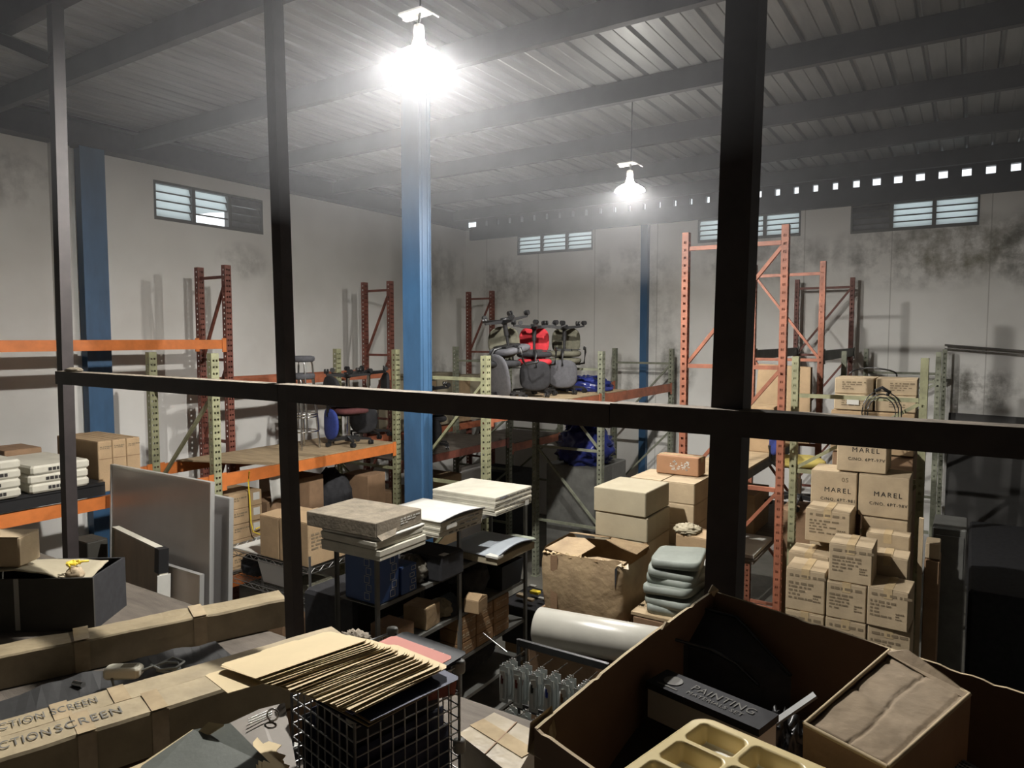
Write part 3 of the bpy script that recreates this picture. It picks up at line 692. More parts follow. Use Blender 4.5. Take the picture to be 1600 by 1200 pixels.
# dark stock under the second deck
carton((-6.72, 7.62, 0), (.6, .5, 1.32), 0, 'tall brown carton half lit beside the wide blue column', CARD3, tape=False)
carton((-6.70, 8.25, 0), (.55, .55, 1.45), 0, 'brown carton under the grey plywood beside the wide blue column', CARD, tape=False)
tag(MB().cbox((-6.85, 10.3, .6), (.8, .7, 1.2), .01).build('equipment_case', BLACKM), 'black equipment case under the orange-ended beam', 'case')
tag(MB().box((-6.75, 9.2, .72), (.05, .55, 1.44)).build('white_board', WBOARD), 'white panel standing in the shade under the grey plywood', 'panel')

# ------------------------------------------------------------------ boards leaning on the rack
def board(p0, p1, z1, t, m, name, label, cat, lean=.10, trim=None, z0=0):
    """upright board: bottom edge p0-p1 on the floor, leaning towards +Y"""
    p0, p1 = Vector((*p0,z0)), Vector((*p1,z0)); d = (p1-p0).normalized(); nrm = Vector((-d.y, d.x, 0)); up = (Vector((0,0,1))*(z1-z0)+nrm*lean); h = up.length; up.normalize(); k = d.cross(up)
    r = thing(name, (p0+p1)/2, label, cat); W = (p1-p0).length; B = p0
    def q(a, c, e): return B+d*a+up*c+k*e
    def bx(a0,a1,c0,c1,e0,e1,nm,mm):
        MB().hexa([q(a0,c0,e1),q(a1,c0,e1),q(a1,c0,e0),q(a0,c0,e0),q(a0,c1,e1),q(a1,c1,e1),q(a1,c1,e0),q(a0,c1,e0)]).build(nm, mm, r)
    bx(.012,W-.012,.012,h-.012,-t/2,t*.3,'panel',m)
    tm = trim or ALU; f = .014
    bx(0,W,h-f,h,-t/2-.004,t/2+.004,'edge_trim',tm); bx(0,W,0,f,-t/2-.004,t/2+.004,'edge_trim',tm); bx(0,f,f,h-f,-t/2-.004,t/2+.004,'edge_trim',tm); bx(W-f,W,f,h-f,-t/2-.004,t/2+.004,'edge_trim',tm)
    return r, q, bx, h, W
board((-6.30, 3.18), (-4.86, 3.18), 2.39, .03, WBOARD, 'whiteboard', 'largest whiteboard leaning beside the pale green rack', 'whiteboard', lean=.10)
board((-6.22, 3.30), (-4.80, 3.30), 2.25, .03, WBOARD, 'whiteboard', 'whiteboard hidden behind the largest one, only its white side edge showing', 'whiteboard', lean=.10)
board((-6.0, 3.05), (-4.80, 3.05), 1.72, .03, WBOARD, 'whiteboard', 'lower whiteboard between the largest one and the wrapped board', 'whiteboard', lean=.08)
board((-5.79, 2.97), (-5.13, 2.97), 1.86, .03, CARDG, 'backing_board', 'pale edged board just showing at the side of the wrapped board', 'board', lean=.08)
KRAFT = mat('wrapped_brown_board', (.52,.41,.30), .28, var=.28, vscale=2.5, stretch=(2,2,.4))
r_, q_, bx_, h_, W_ = board((-5.61, 2.83), (-4.715, 2.69), 2.02, .045, KRAFT, 'wrapped_board', 'brown board in clear wrapping with black corner, leaning in front', 'board', lean=.09, trim=WHITEC)
bx_(W_-.07, W_+.002, h_-.17, h_+.002, -.034, .034, 'corner_guard', BLACK)
bx_(W_*.5-.012, W_*.5+.012, .02, h_-.02, -.031, -.026, 'wrap_seam', CARDG)
bx_(W_+.001, W_+.012, .02, h_-.18, -.045, .045, 'side_edge', WHITE)
rg = ra+(rb-ra)*.012
blob((rg.x, rg.y, rg.z+.041), (.075, .038, .016), 'rag', DIRTY, 'dusty rag lying on the guard rail beside the crate post', 'rag', 81, .35, 3, flat=-.008, nu=24, nv=12)
# ================================================================== SHELVES IN THE MIDDLE
# chrome wire shelf unit
ws = thing('wire_shelf_unit', (-5.48, 4.46, 0), 'chrome wire shelf unit holding two cartons, beside the whiteboards', 'shelf')
WX0, WX1, WY0, WY1 = -6.10, -4.87, 4.22, 4.66
for x in (WX0, WX1):
    for y in (WY0, WY1): MB().tube([(x,y,0), (x,y,1.56)], .0125, 10).build('post', WIRE, ws)
for z in (1.44, 1.16, .30):
    m = MB()
    for dz_ in (0, -.042):
        m.tube([(WX0,WY0,z+dz_), (WX1,WY0,z+dz_), (WX1,WY1,z+dz_), (WX0,WY1,z+dz_)], .0042, 6, closed=True, sm=False)
    for (p, q) in (((WX0,WY0),(WX1,WY0)), ((WX0,WY1),(WX1,WY1)), ((WX0,WY0),(WX0,WY1)), ((WX1,WY0),(WX1,WY1))):
        L_ = math.hypot(q[0]-p[0], q[1]-p[1]); k = int(L_/.055)
        m.tube([(p[0]+(q[0]-p[0])*i/k, p[1]+(q[1]-p[1])*i/k, z-(.002 if i % 2 else .04)) for i in range(k+1)], .003, 5, sm=False)
    n = 34
    for i in range(1, n): x = WX0+(WX1-WX0)*i/n; m.bar((x,WY0,z), (x,WY1,z), .004, .004)
    for j in range(1, 4): y = WY0+(WY1-WY0)*j/4; m.bar((WX0,y,z-.006), (WX1,y,z-.006), .006, .006)
    m.build('wire_shelf', WIRE, ws)
tag(MB().box((-5.5, 4.44, 1.4525), (.98, .40, .012)).build('white_board', WHITE), 'white board lying on the wire shelf under the two cartons', 'board')
o = carton((-5.40, 4.42, 1.462), (.27, .42, .39), 0, 'plain brown carton, the shorter of two on the wire shelf', CARD, seam='X', lift=.02)
o = carton((-5.06, 4.43, 1.462), (.385, .45, .40), 0, 'brown carton with rows of print on its side, on the wire shelf', CARD, seam='X', lift=.03)
print_lines(o, '+X', -.02, .22, .34, .16, 5, seed=4)
print_lines(o, '-Y', .0, .22, .2, .1, 4, seed=6)
bn = MB(); 
def tub(mb, c, w0, d0, w1, d1, h, t=.006):
    x, y, z = c
    o_ = [(x-w0/2,y-d0/2,z),(x+w0/2,y-d0/2,z),(x+w0/2,y+d0/2,z),(x-w0/2,y+d0/2,z),(x-w1/2,y-d1/2,z+h),(x+w1/2,y-d1/2,z+h),(x+w1/2,y+d1/2,z+h),(x-w1/2,y+d1/2,z+h)]
    i_ = [(x+(a-x)*(1-2*t/w1), y+(b-y)*(1-2*t/d1), cz+(t if k < 4 else 0)) for k, (a,b,cz) in enumerate(o_)]
    mb.add(o_+i_, [(3,2,1,0),(0,1,5,4),(1,2,6,5),(2,3,7,6),(3,0,4,7),(8,9,10,11),(9,8,12,13),(10,9,13,14),(11,10,14,15),(8,11,15,12),(4,5,13,12),(5,6,14,13),(6,7,15,14),(7,4,12,15)])
    return mb
tag(tub(bn, (-5.45, 4.44, 1.167), .34, .27, .42, .34, .22).build('plastic_tub', PLASTW), 'white plastic tub on the second wire shelf', 'tub')
blob((-5.85, 4.44, 1.166), (.17,.17,.12), 'rubbish_bag', BLACKM, 'black bag beside the white tub on the wire shelf', 'bag', 11, .2, flat=-.10)
tag(MB().cbox((-5.08, 4.42, 1.215), (.3, .32, .09), .02).build('folded_cloth', OLIVE), 'folded dark cloth on the second wire shelf', 'cloth')
blob((-4.98, 4.40, .31), (.10,.14,.30), 'plastic_bundle', mat('smoky_film', (.10,.085,.075), .12), 'bundle in shiny brown film standing on the lowest wire shelf', 'bundle', 4, .25, flat=-.26)
carton((-5.55, 4.44, .31), (.5, .36, .5), 0, 'dark carton on the lowest wire shelf', CARD3, tape=False)

# grey steel shelving with three bays of stock
SX0, SX1 = -3.96, -3.564
ss = thing('steel_shelving', (-3.76, 4.72, 0), 'grey steel shelving carrying the flat white boxes', 'shelf')
SY = (3.70, 4.682, 5.738)
for y in SY:
    for x in (SX0, SX1):
        e_ = -.016 if x < -3.8 else .016
        MB().box((x, y, .98), (.034, .004, 1.96)).box((x+e_, y, .98), (.004, .034, 1.96)).build('post', STEELG, ss)
for z, y0, y1 in ((1.934, SY[0], SY[2]), (1.542, SY[0], SY[1]), (1.564, SY[1], SY[2]), (1.159, SY[0], SY[2]), (.772, SY[0], SY[2]), (.40, SY[0], SY[2]), (.06, SY[0], SY[2])):
    m = MB().box(((SX0+SX1)/2, (y0+y1)/2, z-.003), (SX1-SX0, y1-y0-.006, .005))
    for x in (SX0+.004, SX1): m.box((x, (y0+y1)/2, z-.016), (.004, y1-y0-.006, .030))
    m.build('shelf_board', STEELG, ss)
before_stock = set(C.objects)
# flat box stacks on the top shelf
Z0 = 1.722
flat_box((-4.22, 4.36, Z0), (.66, .58, .085), .02, 'white flat box, lowest under the dusty brown lid', WHITEC, 'flat white boxes')
flat_box((-4.23, 4.35, Z0+.092), (.64, .57, .06), -.02, 'white flat box, second under the dusty brown lid', WHITEC, 'flat white boxes')
flat_box((-4.22, 4.36, Z0+.158), (.65, .57, .022), .03, 'thin white box directly under the dusty brown lid', WHITE, 'flat white boxes')
o = carton((-4.31, 4.34, Z0+.186), (.78, .58, .125), .03, 'wide flat dusty brown carton with one torn corner flap, by the wire shelf', DIRTY, tape=False, flaps=False)
o.name = 'flat_carton'
MB().add([(.395,-.285,.02),(.400,-.05,.035),(.40,-.05,.122),(.395,-.288,.122),(.43,-.27,-.02),(.425,-.10,-.01)], [(0,1,2,3),(0,4,5,1)]).build('torn_flap', DIRTY, o, local=True, thick=.003)
print_lines(o, '+X', .12, .07, .22, .06, 3, m=WHITE, seed=3)
for i in range(3):
    o = flat_box((-4.28+.01*i, 5.17, Z0+i*.047), (.76, .66-.01*i, .044), rnd.uniform(-.02,.02), 'white flat box with a warped lid, %s of the middle stack' % ordn3[i], WHITEC, 'flat white boxes')
    print_lines(o, '+X', .02, .02, .4, .02, 1, m=INKG, seed=i+40)
    if i == 2:
        patch(o, '+X', -.17, -.01, .15, .035, WHITE)
        mb = MB(); mb.grid(lambda a, b: (-.38+.765*a, -.328+.656*b, .049+.028*math.sin(PI*b)*a+.002), 6, 10); mb.build('cover_sheet', WHITE, o, local=True, thick=.003)
        MB().tube([(.388, -.33+.66*i_/10, .052+.028*math.sin(PI*i_/10)) for i_ in range(11)], .006, 6).build('dark_edging', BLACKM, o, local=True)
nm4 = ['lowest', 'second', 'third', 'topmost']
for i in range(4):
    o = flat_box((-4.32, 6.10, Z0+i*.047), (.80, .70, .045), rnd.uniform(-.025,.025), 'white flat box, %s of the big stack beside the blue column' % nm4[i], WHITEC, 'flat white boxes')
    print_lines(o, '+X', .05, .02, .45, .018, 1, m=INKG, seed=i+60)
    if i == 3: print_lines(o, '+X', -.2, .026, .14, .03, 2, m=mat('blue_grey_ink', (.2,.22,.3), .8), seed=8)
    if i == 1: patch(o, '+X', .25, -.02, .07, .05, WHITE)
mb = MB(); mb.grid(lambda a, b: (-4.42+.68*a, 5.52+.72*b, 1.392+.05*math.sin(PI*b)*a**2), 8, 12)
fo = mb.build('portfolio_case', mat('blue_grey_board', (.30,.33,.36), .6), thick=.006); tag(fo, 'pale blue-grey portfolio lying open-edged on the shelf below the flat boxes', 'portfolio')
MB().tube([(-3.74, 5.52+.72*i/10, 1.396+.05*math.sin(PI*i/10)) for i in range(11)], .007, 6).build('dark_edging', BLACKM, fo)
MB().cbox((-4.08, 5.88, 1.347), (.66, .70, .07), .005).build('lower_cover', CARDG, fo)
MB().box((-3.80, 5.56, 1.395), (.14, .1, .02)).build('label', WHITE, fo)
# middle shelf
BLUEB = mat('blue_printed_box', (.03,.075,.22), .5)
def bluebox(c, sz, label, n):
    o = carton(c, sz, 0, label, BLUEB, 'blue boxes with white outline lettering', tape=False)
    for face, wd in (('+X', sz[1]), ('-Y', sz[0])):
        mb = MB(); M = face_matrix(sz, face, wd*.18, sz[2]*.5)
        for i in range(n):
            y = sz[2]*(-.36+.72*i/(n-1 if n > 1 else 1)); w_, h_ = .055, sz[2]*.14; t = .004
            for (cx, cy, a, b) in ((0,h_/2,w_,t),(0,-h_/2,w_,t),(-w_/2,0,t,h_),(w_/2,0,t,h_)): mb.box((cx+(i%2)*.02, y+cy, 0), (a, b, .001), M=M)
        mb.build('outline_lettering', WHITE, o, local=True)
    return o
bluebox((-4.25, 4.36, 1.279), (.38, .26, .40), 'tall blue box with white outline lettering, at the shelf corner post', 5)
bluebox((-4.20, 4.61, 1.279), (.30, .20, .24), 'small blue box with white outline lettering behind the shelf post', 4)
blob((-4.25, 4.86, 1.279), (.17,.13,.13), 'plastic_bag', mat('dull_bag', (.12,.11,.09), .3), 'greyish plastic bag on the middle shelf next to the blue boxes', 'bag', 21, .2, flat=-.1)
o = tag(MB().cbox((-4.20, 5.10, 1.40), (.50, .36, .235), .02).build('storage_case', BLACKM), 'dark case with a small white tag jutting from the middle shelf', 'case')
MB().box((-3.99, 5.02, 1.519), (.06, .08, .003)).build('paper_label', WHITE, o)
blob((-4.25, 5.75, .844), (.18,.24,.20), 'rubbish_sack', BLACKM, 'dark olive sack on the lower shelf under the portfolio', 'sack', 23, .15, flat=-.2)
tag(tub(MB(), (-4.22, 6.25, .844), .34, .36, .38, .42, .26).build('plastic_crate', BLACK), 'black plastic crate on the lower shelf by the far post', 'crate')
tag(MB().cbox((-4.0, 6.22, 1.335), (.34, .4, .06), .02).build('document_case', mat('grey_green_board', (.32,.35,.28), .6)), 'grey-green document case on the shelf below the flat boxes', 'case')
tag(MB().cbox((-4.0, 6.08, 1.372), (.14, .11, .012), .004).box((-4.0, 6.08, 1.39), (.1, .08, .025)).build('orange_pouch', ORANGE), 'small orange pouch on the grey-green document case', 'pouch')
# small printed cartons on the lower shelves
bxc = mat('printed_brown_box', (.28,.165,.08), .7, var=.2)
cnt = 0
for z, y0, ny in ((.404, 5.46, 3),):
    for j in range(ny):
        for i in range(3):
            cnt += 1; y = y0+j*.30
            o = carton((-4.17, y, z+i*.132), (.24, .28, .13), rnd.uniform(-.02,.02), 'small brown printed box on the bottom shelf, row %s, %s in its pile' % (['one','two','three','four','five','six'][j+(0 if y0 > 5 else 3)], ordn3[i]), bxc, 'small printed boxes on the bottom shelf', tape=False, flaps=False)
            o.name = 'small_printed_box'; print_lines(o, '+X', 0, .065, .2, .05, 2, m=CARD2, seed=cnt)
o = carton((-3.98, 5.5, .844), (.16, .2, .13), .15, 'little open brown box on the shelf edge above the printed boxes', CARD, tape=False, lift=.05)
carton((-4.2, 4.55, .844), (.3, .24, .15), 0, 'brown carton on the lower shelf beneath the blue boxes', CARD3, tape=False)
carton((-4.2, 4.95, .844), (.26, .22, .2), .1, 'worn brown carton on the lower shelf', CARDW, tape=False)
blob((-4.2, 5.22, .844), (.12,.1,.09), 'paper_bundle', CARDG, 'crumpled paper bundle on the lower shelf', 'paper', 27, .3, flat=-.06)
carton((-4.25, 4.62, .404), (.36, .60, .3), 0, 'dark brown carton at the back of the bottom shelf', CARD3, tape=False)  # added with the two sacks below to darken the space under the shelves
blob((-4.32, 5.05, .065), (.13,.3,.15), 'rubbish_sack', BLACKM, 'black sack added to darken the lowest shelf near the floor', 'sack', 71, .15, flat=-.1)
blob((-4.32, 5.9, .065), (.13,.4,.16), 'rubbish_sack', BLACKM, 'long black sack added to darken the lowest shelf in the farther bay', 'sack', 73, .15, flat=-.1)
# set the stock onto the shelves: laid out above for a unit of 45 cm depth, the unit here is 40 cm deep with its lowest laid-out level 42 cm up
SQ = .88
for o in [o for o in C.objects if o not in before_stock and o.parent is None]:
    x, y, z = o.location; o.location = (-3.757+SQ*(x+4.27), 4.752+SQ*(y-5.4), .42+SQ*z); o.scale = (SQ, SQ, SQ)
carton((-3.72, 6.3, 0), (.5, .6, .42), .0, 'brown carton on the floor beyond the printed boxes', CARD, tape=False)
tag(MB().box((-3.16, 4.6, .04), (.62, .9, .07)).build('flattened_cardboard', CARD3), 'dark flattened cardboard on the floor in front of the shelving', 'cardboard')
# clutter between the shelving and the torn carton
tag(MB().cbox((-3.55, 7.2, .45), (.7, .6, .9), .01).build('storage_chest', BLACKM), 'black trunk piled with odds and ends behind the torn carton', 'trunk')
blob((-3.62, 7.25, .91), (.26,.22,.14), 'cable_heap', BLACKM, 'tangled dark cables heaped on the black trunk', 'cables', 31, .5, 4, flat=-.06)
for i in range(7):
    a = rnd.uniform(0, 6.28); p = Vector((-3.55+rnd.uniform(-.25,.25), 7.1+rnd.uniform(-.2,.2), 1.03))
    mb = MB().tube([p, p+Vector((.08*math.cos(a), .08*math.sin(a), .05)), p+Vector((.16*math.cos(a+.6), .16*math.sin(a+.6), .02))], .006, 5)
    tag(mb.build('loose_cable', [WIRE, CHROME, BLACK, WHITE][i % 4]), 'short loose wire end in the heap on the black trunk', 'cable', 'loose wire ends on the black trunk')
tag(MB().box((-3.25, 6.65, 1.12), (.28, .2, .004)).box((-3.25,6.65,1.03), (.3,.22,.17)).build('paper_box', mat('pale_blue_paper', (.5,.55,.62), .6)), 'pale blue paper box beside the torn carton flap', 'box')
tag(MB().cbox((-3.28, 6.62, .47), (.4, .5, .94), .01).build('storage_chest', BLACKM), 'narrow dark bin under the pale blue paper box', 'bin')
for i, (x, y, z, m, s_) in enumerate(((-3.6,6.15,.9,WHITE,.04),(-3.75,5.9,.95,CARD2,.05),(-3.55,5.95,.88,WHITE,.03),(-3.68,6.05,.93,YELLOW,.05),(-3.5,6.2,.86,CHROME,.03),(-3.8,6.2,.95,WHITE,.035),(-3.62,5.85,.84,CARD2,.04),(-3.52,6.05,.83,PLASTW,.045))):
    tag(MB().cbox((x,y+.08,.43+.43*.98+s_*.3+.01*i*0+.02), (s_*2,s_*1.3,s_*.6), .004, M=None).build('small_part', m), ['white switch plate','tan block','white clip','yellow handle','metal fitting','white plug','tan cardboard tube end','white socket cover'][i]+' in the bin of small parts', 'part')
tag(tub(MB(), (-3.65, 6.10, .426), .5, .5, .55, .56, .40).build('parts_bin', BLACK), 'black bin of small parts between the shelving and the torn carton', 'bin')
mb = MB().box((-3.65,6.10,.80), (.52,.53,.05)); tag(mb.build('loose_fittings', BLACKM), 'dark loose fittings filling the bin of small parts', 'fittings', kind='stuff')

tag(MB().cbox((-4.37, 4.72, .69), (.62, 1.5, 1.38), .03).build('shade_filler', BLACKM), 'dark block added to darken the floor behind the grey shelving', 'pile')  # added dark filler, so the floor behind the shelves looks shaded
# ================================================================== CARTONS IN THE MIDDLE AND ON THE RIGHT SIDE
gn = ['lowest', 'second', 'third', 'fourth', 'fifth', 'sixth', 'seventh', 'topmost']
tag(MB().cbox((-2.19, 5.12, .415), (.46, .52, .83), .01).build('wooden_crate', CARD3), 'dark crate under the tall stack of greyish cartons', 'crate')
for i in range(8):
    j = rnd.uniform(-.006,.006)
    carton((-2.19+j, 5.12+j, .835+i*.1905), (.425, .479, .188), rnd.uniform(-.015,.015), 'smooth greyish carton, %s in the tall stack of eight behind the battered carton' % gn[i], CARDG, 'tall stack of greyish cartons', tape=False, flaps=False)
tag(MB().cbox((-2.11, 5.76, .47), (.58, .46, .94), .01).build('wooden_crate', CARD3), 'dark crate under the double stack of tan cartons', 'crate')
for i in range(8):
    for k, x in enumerate((-2.256, -1.972)):
        carton((x+rnd.uniform(-.004,.004), 5.76, .945+i*.1722), (.275, .46, .170), 0, 'tan carton, %s in the %s column of the double stack behind the greyish cartons' % (gn[i], ['inner', 'outer'][k]), CARD2, 'double stack of tan cartons', seam='Y', tape=False)
o = carton((-2.08, 5.905, 2.328), (.372, .19, .154), 0, 'reddish brown carton with flaking white print, on top at the back', mat('reddish_cardboard', (.33,.175,.09), .75, var=.12), seam='X')
mb = MB(); M = face_matrix(o['size'], '-Y', .02, .08); r = random.Random(4)
for i in range(52):
    x, y = r.uniform(-.085,.085), r.uniform(-.04,.04)
    if y > -.012 or abs(x) < .065: mb.box((x,y,0), (r.uniform(.006,.02), r.uniform(.004,.011), .001), M=M)
mb.build('flaked_print', WHITE, o, local=True)
# carton beside, with crumpled paper, and the paper packs
carton((-1.68, 5.21, 0), (.42, .38, 1.806), 0, 'brown carton beside the greyish stack, under the crumpled paper', CARD, tape=False)
o = carton((-1.69, 5.25, 1.812), (.277, .26, .20), -.1, 'open tan carton stuffed with crumpled paper beside the greyish stack', CARD, tape=False, lift=.055)
blob((-1.77, 5.21, 2.015), (.10,.09,.046), 'crumpled_paper', CARDG, 'ball of crumpled packing paper on the open tan carton', 'paper', 33, .35, flat=-.02)
blob((-1.60, 5.06, 1.812), (.06,.04,.06), 'crumpled_paper', WHITE, 'white crumpled packing paper between the cartons', 'paper', 35, .35, flat=-.02)
carton((-1.58, 4.62, 0), (.50, .62, 1.655), 0, 'dark brown carton under the grey-green paper packs', CARD3, tape=False)
PACK = mat('grey_green_paper', (.20,.222,.195), .6, var=.15, vscale=8)
tag(MB().box((-1.58, 4.61, 1.670), (.53, .60, .02)).build('wooden_board', PLY), 'wooden board under the grey-green paper packs', 'board')
pn = ['lowest', 'second', 'third', 'fourth', 'fifth', 'topmost']
for i in range(6):
    mb = MB(); t_ = rnd.uniform(-.14,.14); sag = .010+.003*i
    hw, hd, hh = .165, .22, .027
    def fp(a, b, i=i, sag=sag):
        th = 2*PI*a; k = [0,.92,.985,1,.985,.92,0][b_ix(b)]; zz = [-1,-1,-.9,0,.9,1,1.05][b_ix(b)]
        x, y = se(th, 7); x *= hw*k; y *= hd*k
        return (x, y, hh+hh*zz-sag*(2*max(0,-y-.05))+.004*math.sin(9*x+4*y+i)*(k < 1))
    def b_ix(b): return min(6, int(round(b*6)))
    mb.grid(fp, 40, 6); o = mb.build('paper_pack', PACK, local=True, loc=Vector((-1.63+.02*(i%2)-(.0 if i < 3 else .02), 4.57+(0 if i < 3 else .06), 1.684+i*.058))); o.rotation_euler = (.06*math.sin(i*2.1), .05*math.cos(i*1.7), t_*1.5)
    o['size'] = (.33,.44,.054); tag(o, 'grey-green paper pack, %s in the slumped stack beside the battered carton' % pn[i], 'paper pack', 'slumped grey-green paper packs')
o = carton((-1.37, 4.72, 1.683), (.09, .36, .27), 0, 'torn-edged brown carton behind the paper packs', CARDW, tape=False, lift=.05)

# big torn carton
tc = thing('torn_carton', (0, 0, 0), 'big battered tan carton with torn open top flaps', 'carton')
mb = MB(); A, B_ = .40, .33; nz = Vector((3,1,2))
def tw(a, b, inset=0):
    th = 2*PI*a; x, y = se(th-PI*.75, 9); z = b*.55; d = Vector((x, y, 0)); bul = .02*math.sin(PI*b)+.012*noise.noise(Vector((x*2,y*2,b*3))+nz)
    sg = -.035*b**3*(1+math.sin(3*th+1)); wob = .014*b**4*noise.noise(Vector((x*7,y*7,1)))
    return (-2.80+x*(A-inset+bul+wob), 5.76+y*(B_-inset+bul+wob), 1.062+z+sg)
mb.grid(lambda a, b: tw(a, b), 88, 14); mb.grid(lambda a, b: tw(1-a, b, .008), 88, 14)
mb.box((-2.80,5.76,1.066), (A*1.9, B_*1.9, .006)); mb.build('carton_wall', CARDW, tc); tc_origin = Vector((-2.80, 5.76, 1.06))
def flap(pts, nm='flap'):
    m = MB(); m.add(pts, [tuple(range(len(pts)))]); return m.build(nm, CARDW, tc, thick=.006)
zt = 1.062+.50
flap([(-3.18,5.47,zt+.03), (-2.86,5.45,zt+.0), (-2.80,5.72,zt+.045), (-2.98,5.86,zt+.06), (-3.16,5.84,zt+.05)])
flap([(-2.84,5.45,zt+.0), (-2.42,5.46,zt+.01), (-2.45,5.62,zt-.01), (-2.74,5.64,zt-.02)])
flap([(-3.17,6.06,zt+.04), (-2.80,6.07,zt+.045), (-2.78,5.98,zt+.075), (-2.82,5.88,zt+.09), (-3.15,5.88,zt+.085)])
flap([(-2.80,6.07,zt+.045), (-2.42,6.07,zt+.03), (-2.45,5.84,zt+.0), (-2.62,5.88,zt+.02), (-2.80,5.93,zt+.06)])
m = MB(); r = random.Random(9)
for k in range(26):
    x = -3.19+.79*k/25; m.add([(x,5.425+.02*r.random(),zt+r.uniform(-.01,.02)), (x+.05,5.42+.02*r.random(),zt+r.uniform(-.01,.02)), (x+.03,5.47,zt+r.uniform(.0,.04)), (x,5.47,zt+r.uniform(.0,.03))], [(0,1,2,3)])
m.build('torn_fringe', TAPE, tc, thick=.002)
m = MB(); m.add([(-2.47,5.418,zt-.02),(-2.445,5.416,zt+.01),(-2.452,5.414,zt-.10),(-2.466,5.414,zt-.19)], [(0,1,2),(0,2,3)]); m.build('dark_tear', BLACKM, tc, thick=.003)
MB().box((-3.06, 5.418, 1.32), (.07, .004, .48)).build('tape', CARD3, tc)
for c_ in tc.children: c_.data.transform(Matrix.Translation(-tc_origin))
tc.location = (-2.24, 4.608, 1.549); tc.scale = (.8, .8, .8)
tag(MB().cbox((-2.24, 4.608, .773), (.66, .56, 1.545), .01).build('wooden_crate', CARD3), 'dark crate under the big battered carton', 'crate')
# roll of film lying in front
tag(MB().cbox((-1.77, 3.70, .82), (.84, .28, 1.638), .01).build('wooden_crate', CARD3), 'dark crate under the roll of film', 'crate')
fr = thing('film_roll', (-1.77, 3.69, 1.64), 'fat roll of milky plastic film lying in front of the battered carton', 'roll')
Mr = Matrix.Translation((-2.150, 3.612, 1.754)) @ rotz(.14) @ Matrix.Rotation(PI/2, 4, 'Y')
MB().lathe([(.025,.0),(.108,.0),(.114,.008),(.114,.79),(.108,.80),(.025,.80)], 36, M=Mr).build('film', FOAM, fr)
MB().lathe([(.018,-.01),(.026,-.01),(.026,.81),(.018,.81)], 16, M=Mr).build('cardboard_core', CARD, fr)
MB().grid(lambda a, b: Mr @ Vector(((.115+.04*b)*math.cos(2.2-.9*b), (.115+.04*b)*math.sin(2.2-.9*b), .02+.76*a)), 4, 6).build('loose_end', FOAM, fr, thick=.001)

# display rack of blister packs
tr = thing('display_rack', (-1.70, 3.06, 0), 'black wire display rack hung with blister packs', 'rack')
RY = 3.026; x0, x1 = -1.955, -1.445
for x in (x0, x1): MB().tube([(x, RY+.06, 0), (x, RY+.06, 1.91)], .012, 8).build('post', BLACK, tr)
MB().box(((x0+x1)/2, RY+.06, .02), (x1-x0+.1, .4, .03)).build('foot', BLACK, tr)
for z in (1.894, 1.55, .9): MB().bar((x0,RY+.06,z), (x1,RY+.06,z), .02, .035).build('crossbar', BLACK, tr)
MB().tube([(x0-.02,RY-.02,1.865),(x0-.20,RY+.02,1.91)], .004, 6).build('price_hook', CHROME, tr)
hooks = []
for z in (1.86, 1.613):
    for i in range(6):
        x = x0+.042+i*.085; MB().tube([(x,RY+.05,z), (x,RY-.145,z+.004), (x,RY-.153,z+.017)], .0026, 6).build('peg', CHROME, tr); hooks.append((x, z))
def blister(c, rz, label, hm_, tagm):
    r = thing('blister_pack', c, label, 'blister pack', 'blister packs on the display rack', rz)
    m = MB(); m.box((0,0,-.115), (.062,.002,.22)); m.build('backing_card', CLEARP, r, local=True)
    pad(MB(), (0,-.006,-.12), .048, .17, .022, 'XZ', e=4, n=16).build('blister', CLEARP, r, local=True)
    m = MB(); m.tube([(0,-.012,-.05),(0,-.012,-.10)], .012, 8); m.build('tool_handle', hm_, r, local=True)
    MB().box((0,-.019,-.15), (.014,.004,.08)).build('tool_blade', PLASTW, r, local=True)
    if tagm: MB().box((.0,-.021,-.045), (.034,.001,.045), M=Matrix.Rotation(rnd.uniform(-.3,.3),4,'Y')).build('price_tag', WHITE, r, local=True)
    MB().tube([(-.014,0,-.004),(-.014,0,.006),(.014,0,.006),(.014,0,-.004)], .0018, 5, closed=True).build('hanger', PLASTW, r, local=True)
    return r
cols = [MAROON, mat('wine_handle', (.16,.03,.02), .4), BLACK, mat('blue_handle', (.03,.06,.35), .4), mat('brown_handle', (.18,.09,.03), .4), mat('grey_handle', (.2,.2,.2), .4)]
protos = []
for i in range(6): protos.append(None)
for n_, (x, z) in enumerate(hooks):
    i = n_ % 6; tier = 'upper' if z > 1.5 else 'lower'
    for d in range(3):
        y = RY-.14+d*.042; lb = 'blister pack, %s row of the display rack, %s peg, %s one' % (tier, ['first','second','third','fourth','fifth','sixth'][i], ['front','middle','back'][d])
        cc = (x+rnd.uniform(-.004,.004), y, z-.004)
        if protos[i] is None: protos[i] = blister(cc, rnd.uniform(-.1,.1), lb, cols[i], True); protos[i].scale = (.85,.85,.85)
        else: dup(protos[i], cc, (0,0,rnd.uniform(-.12,.12)), lb, 'blister packs on the display rack')
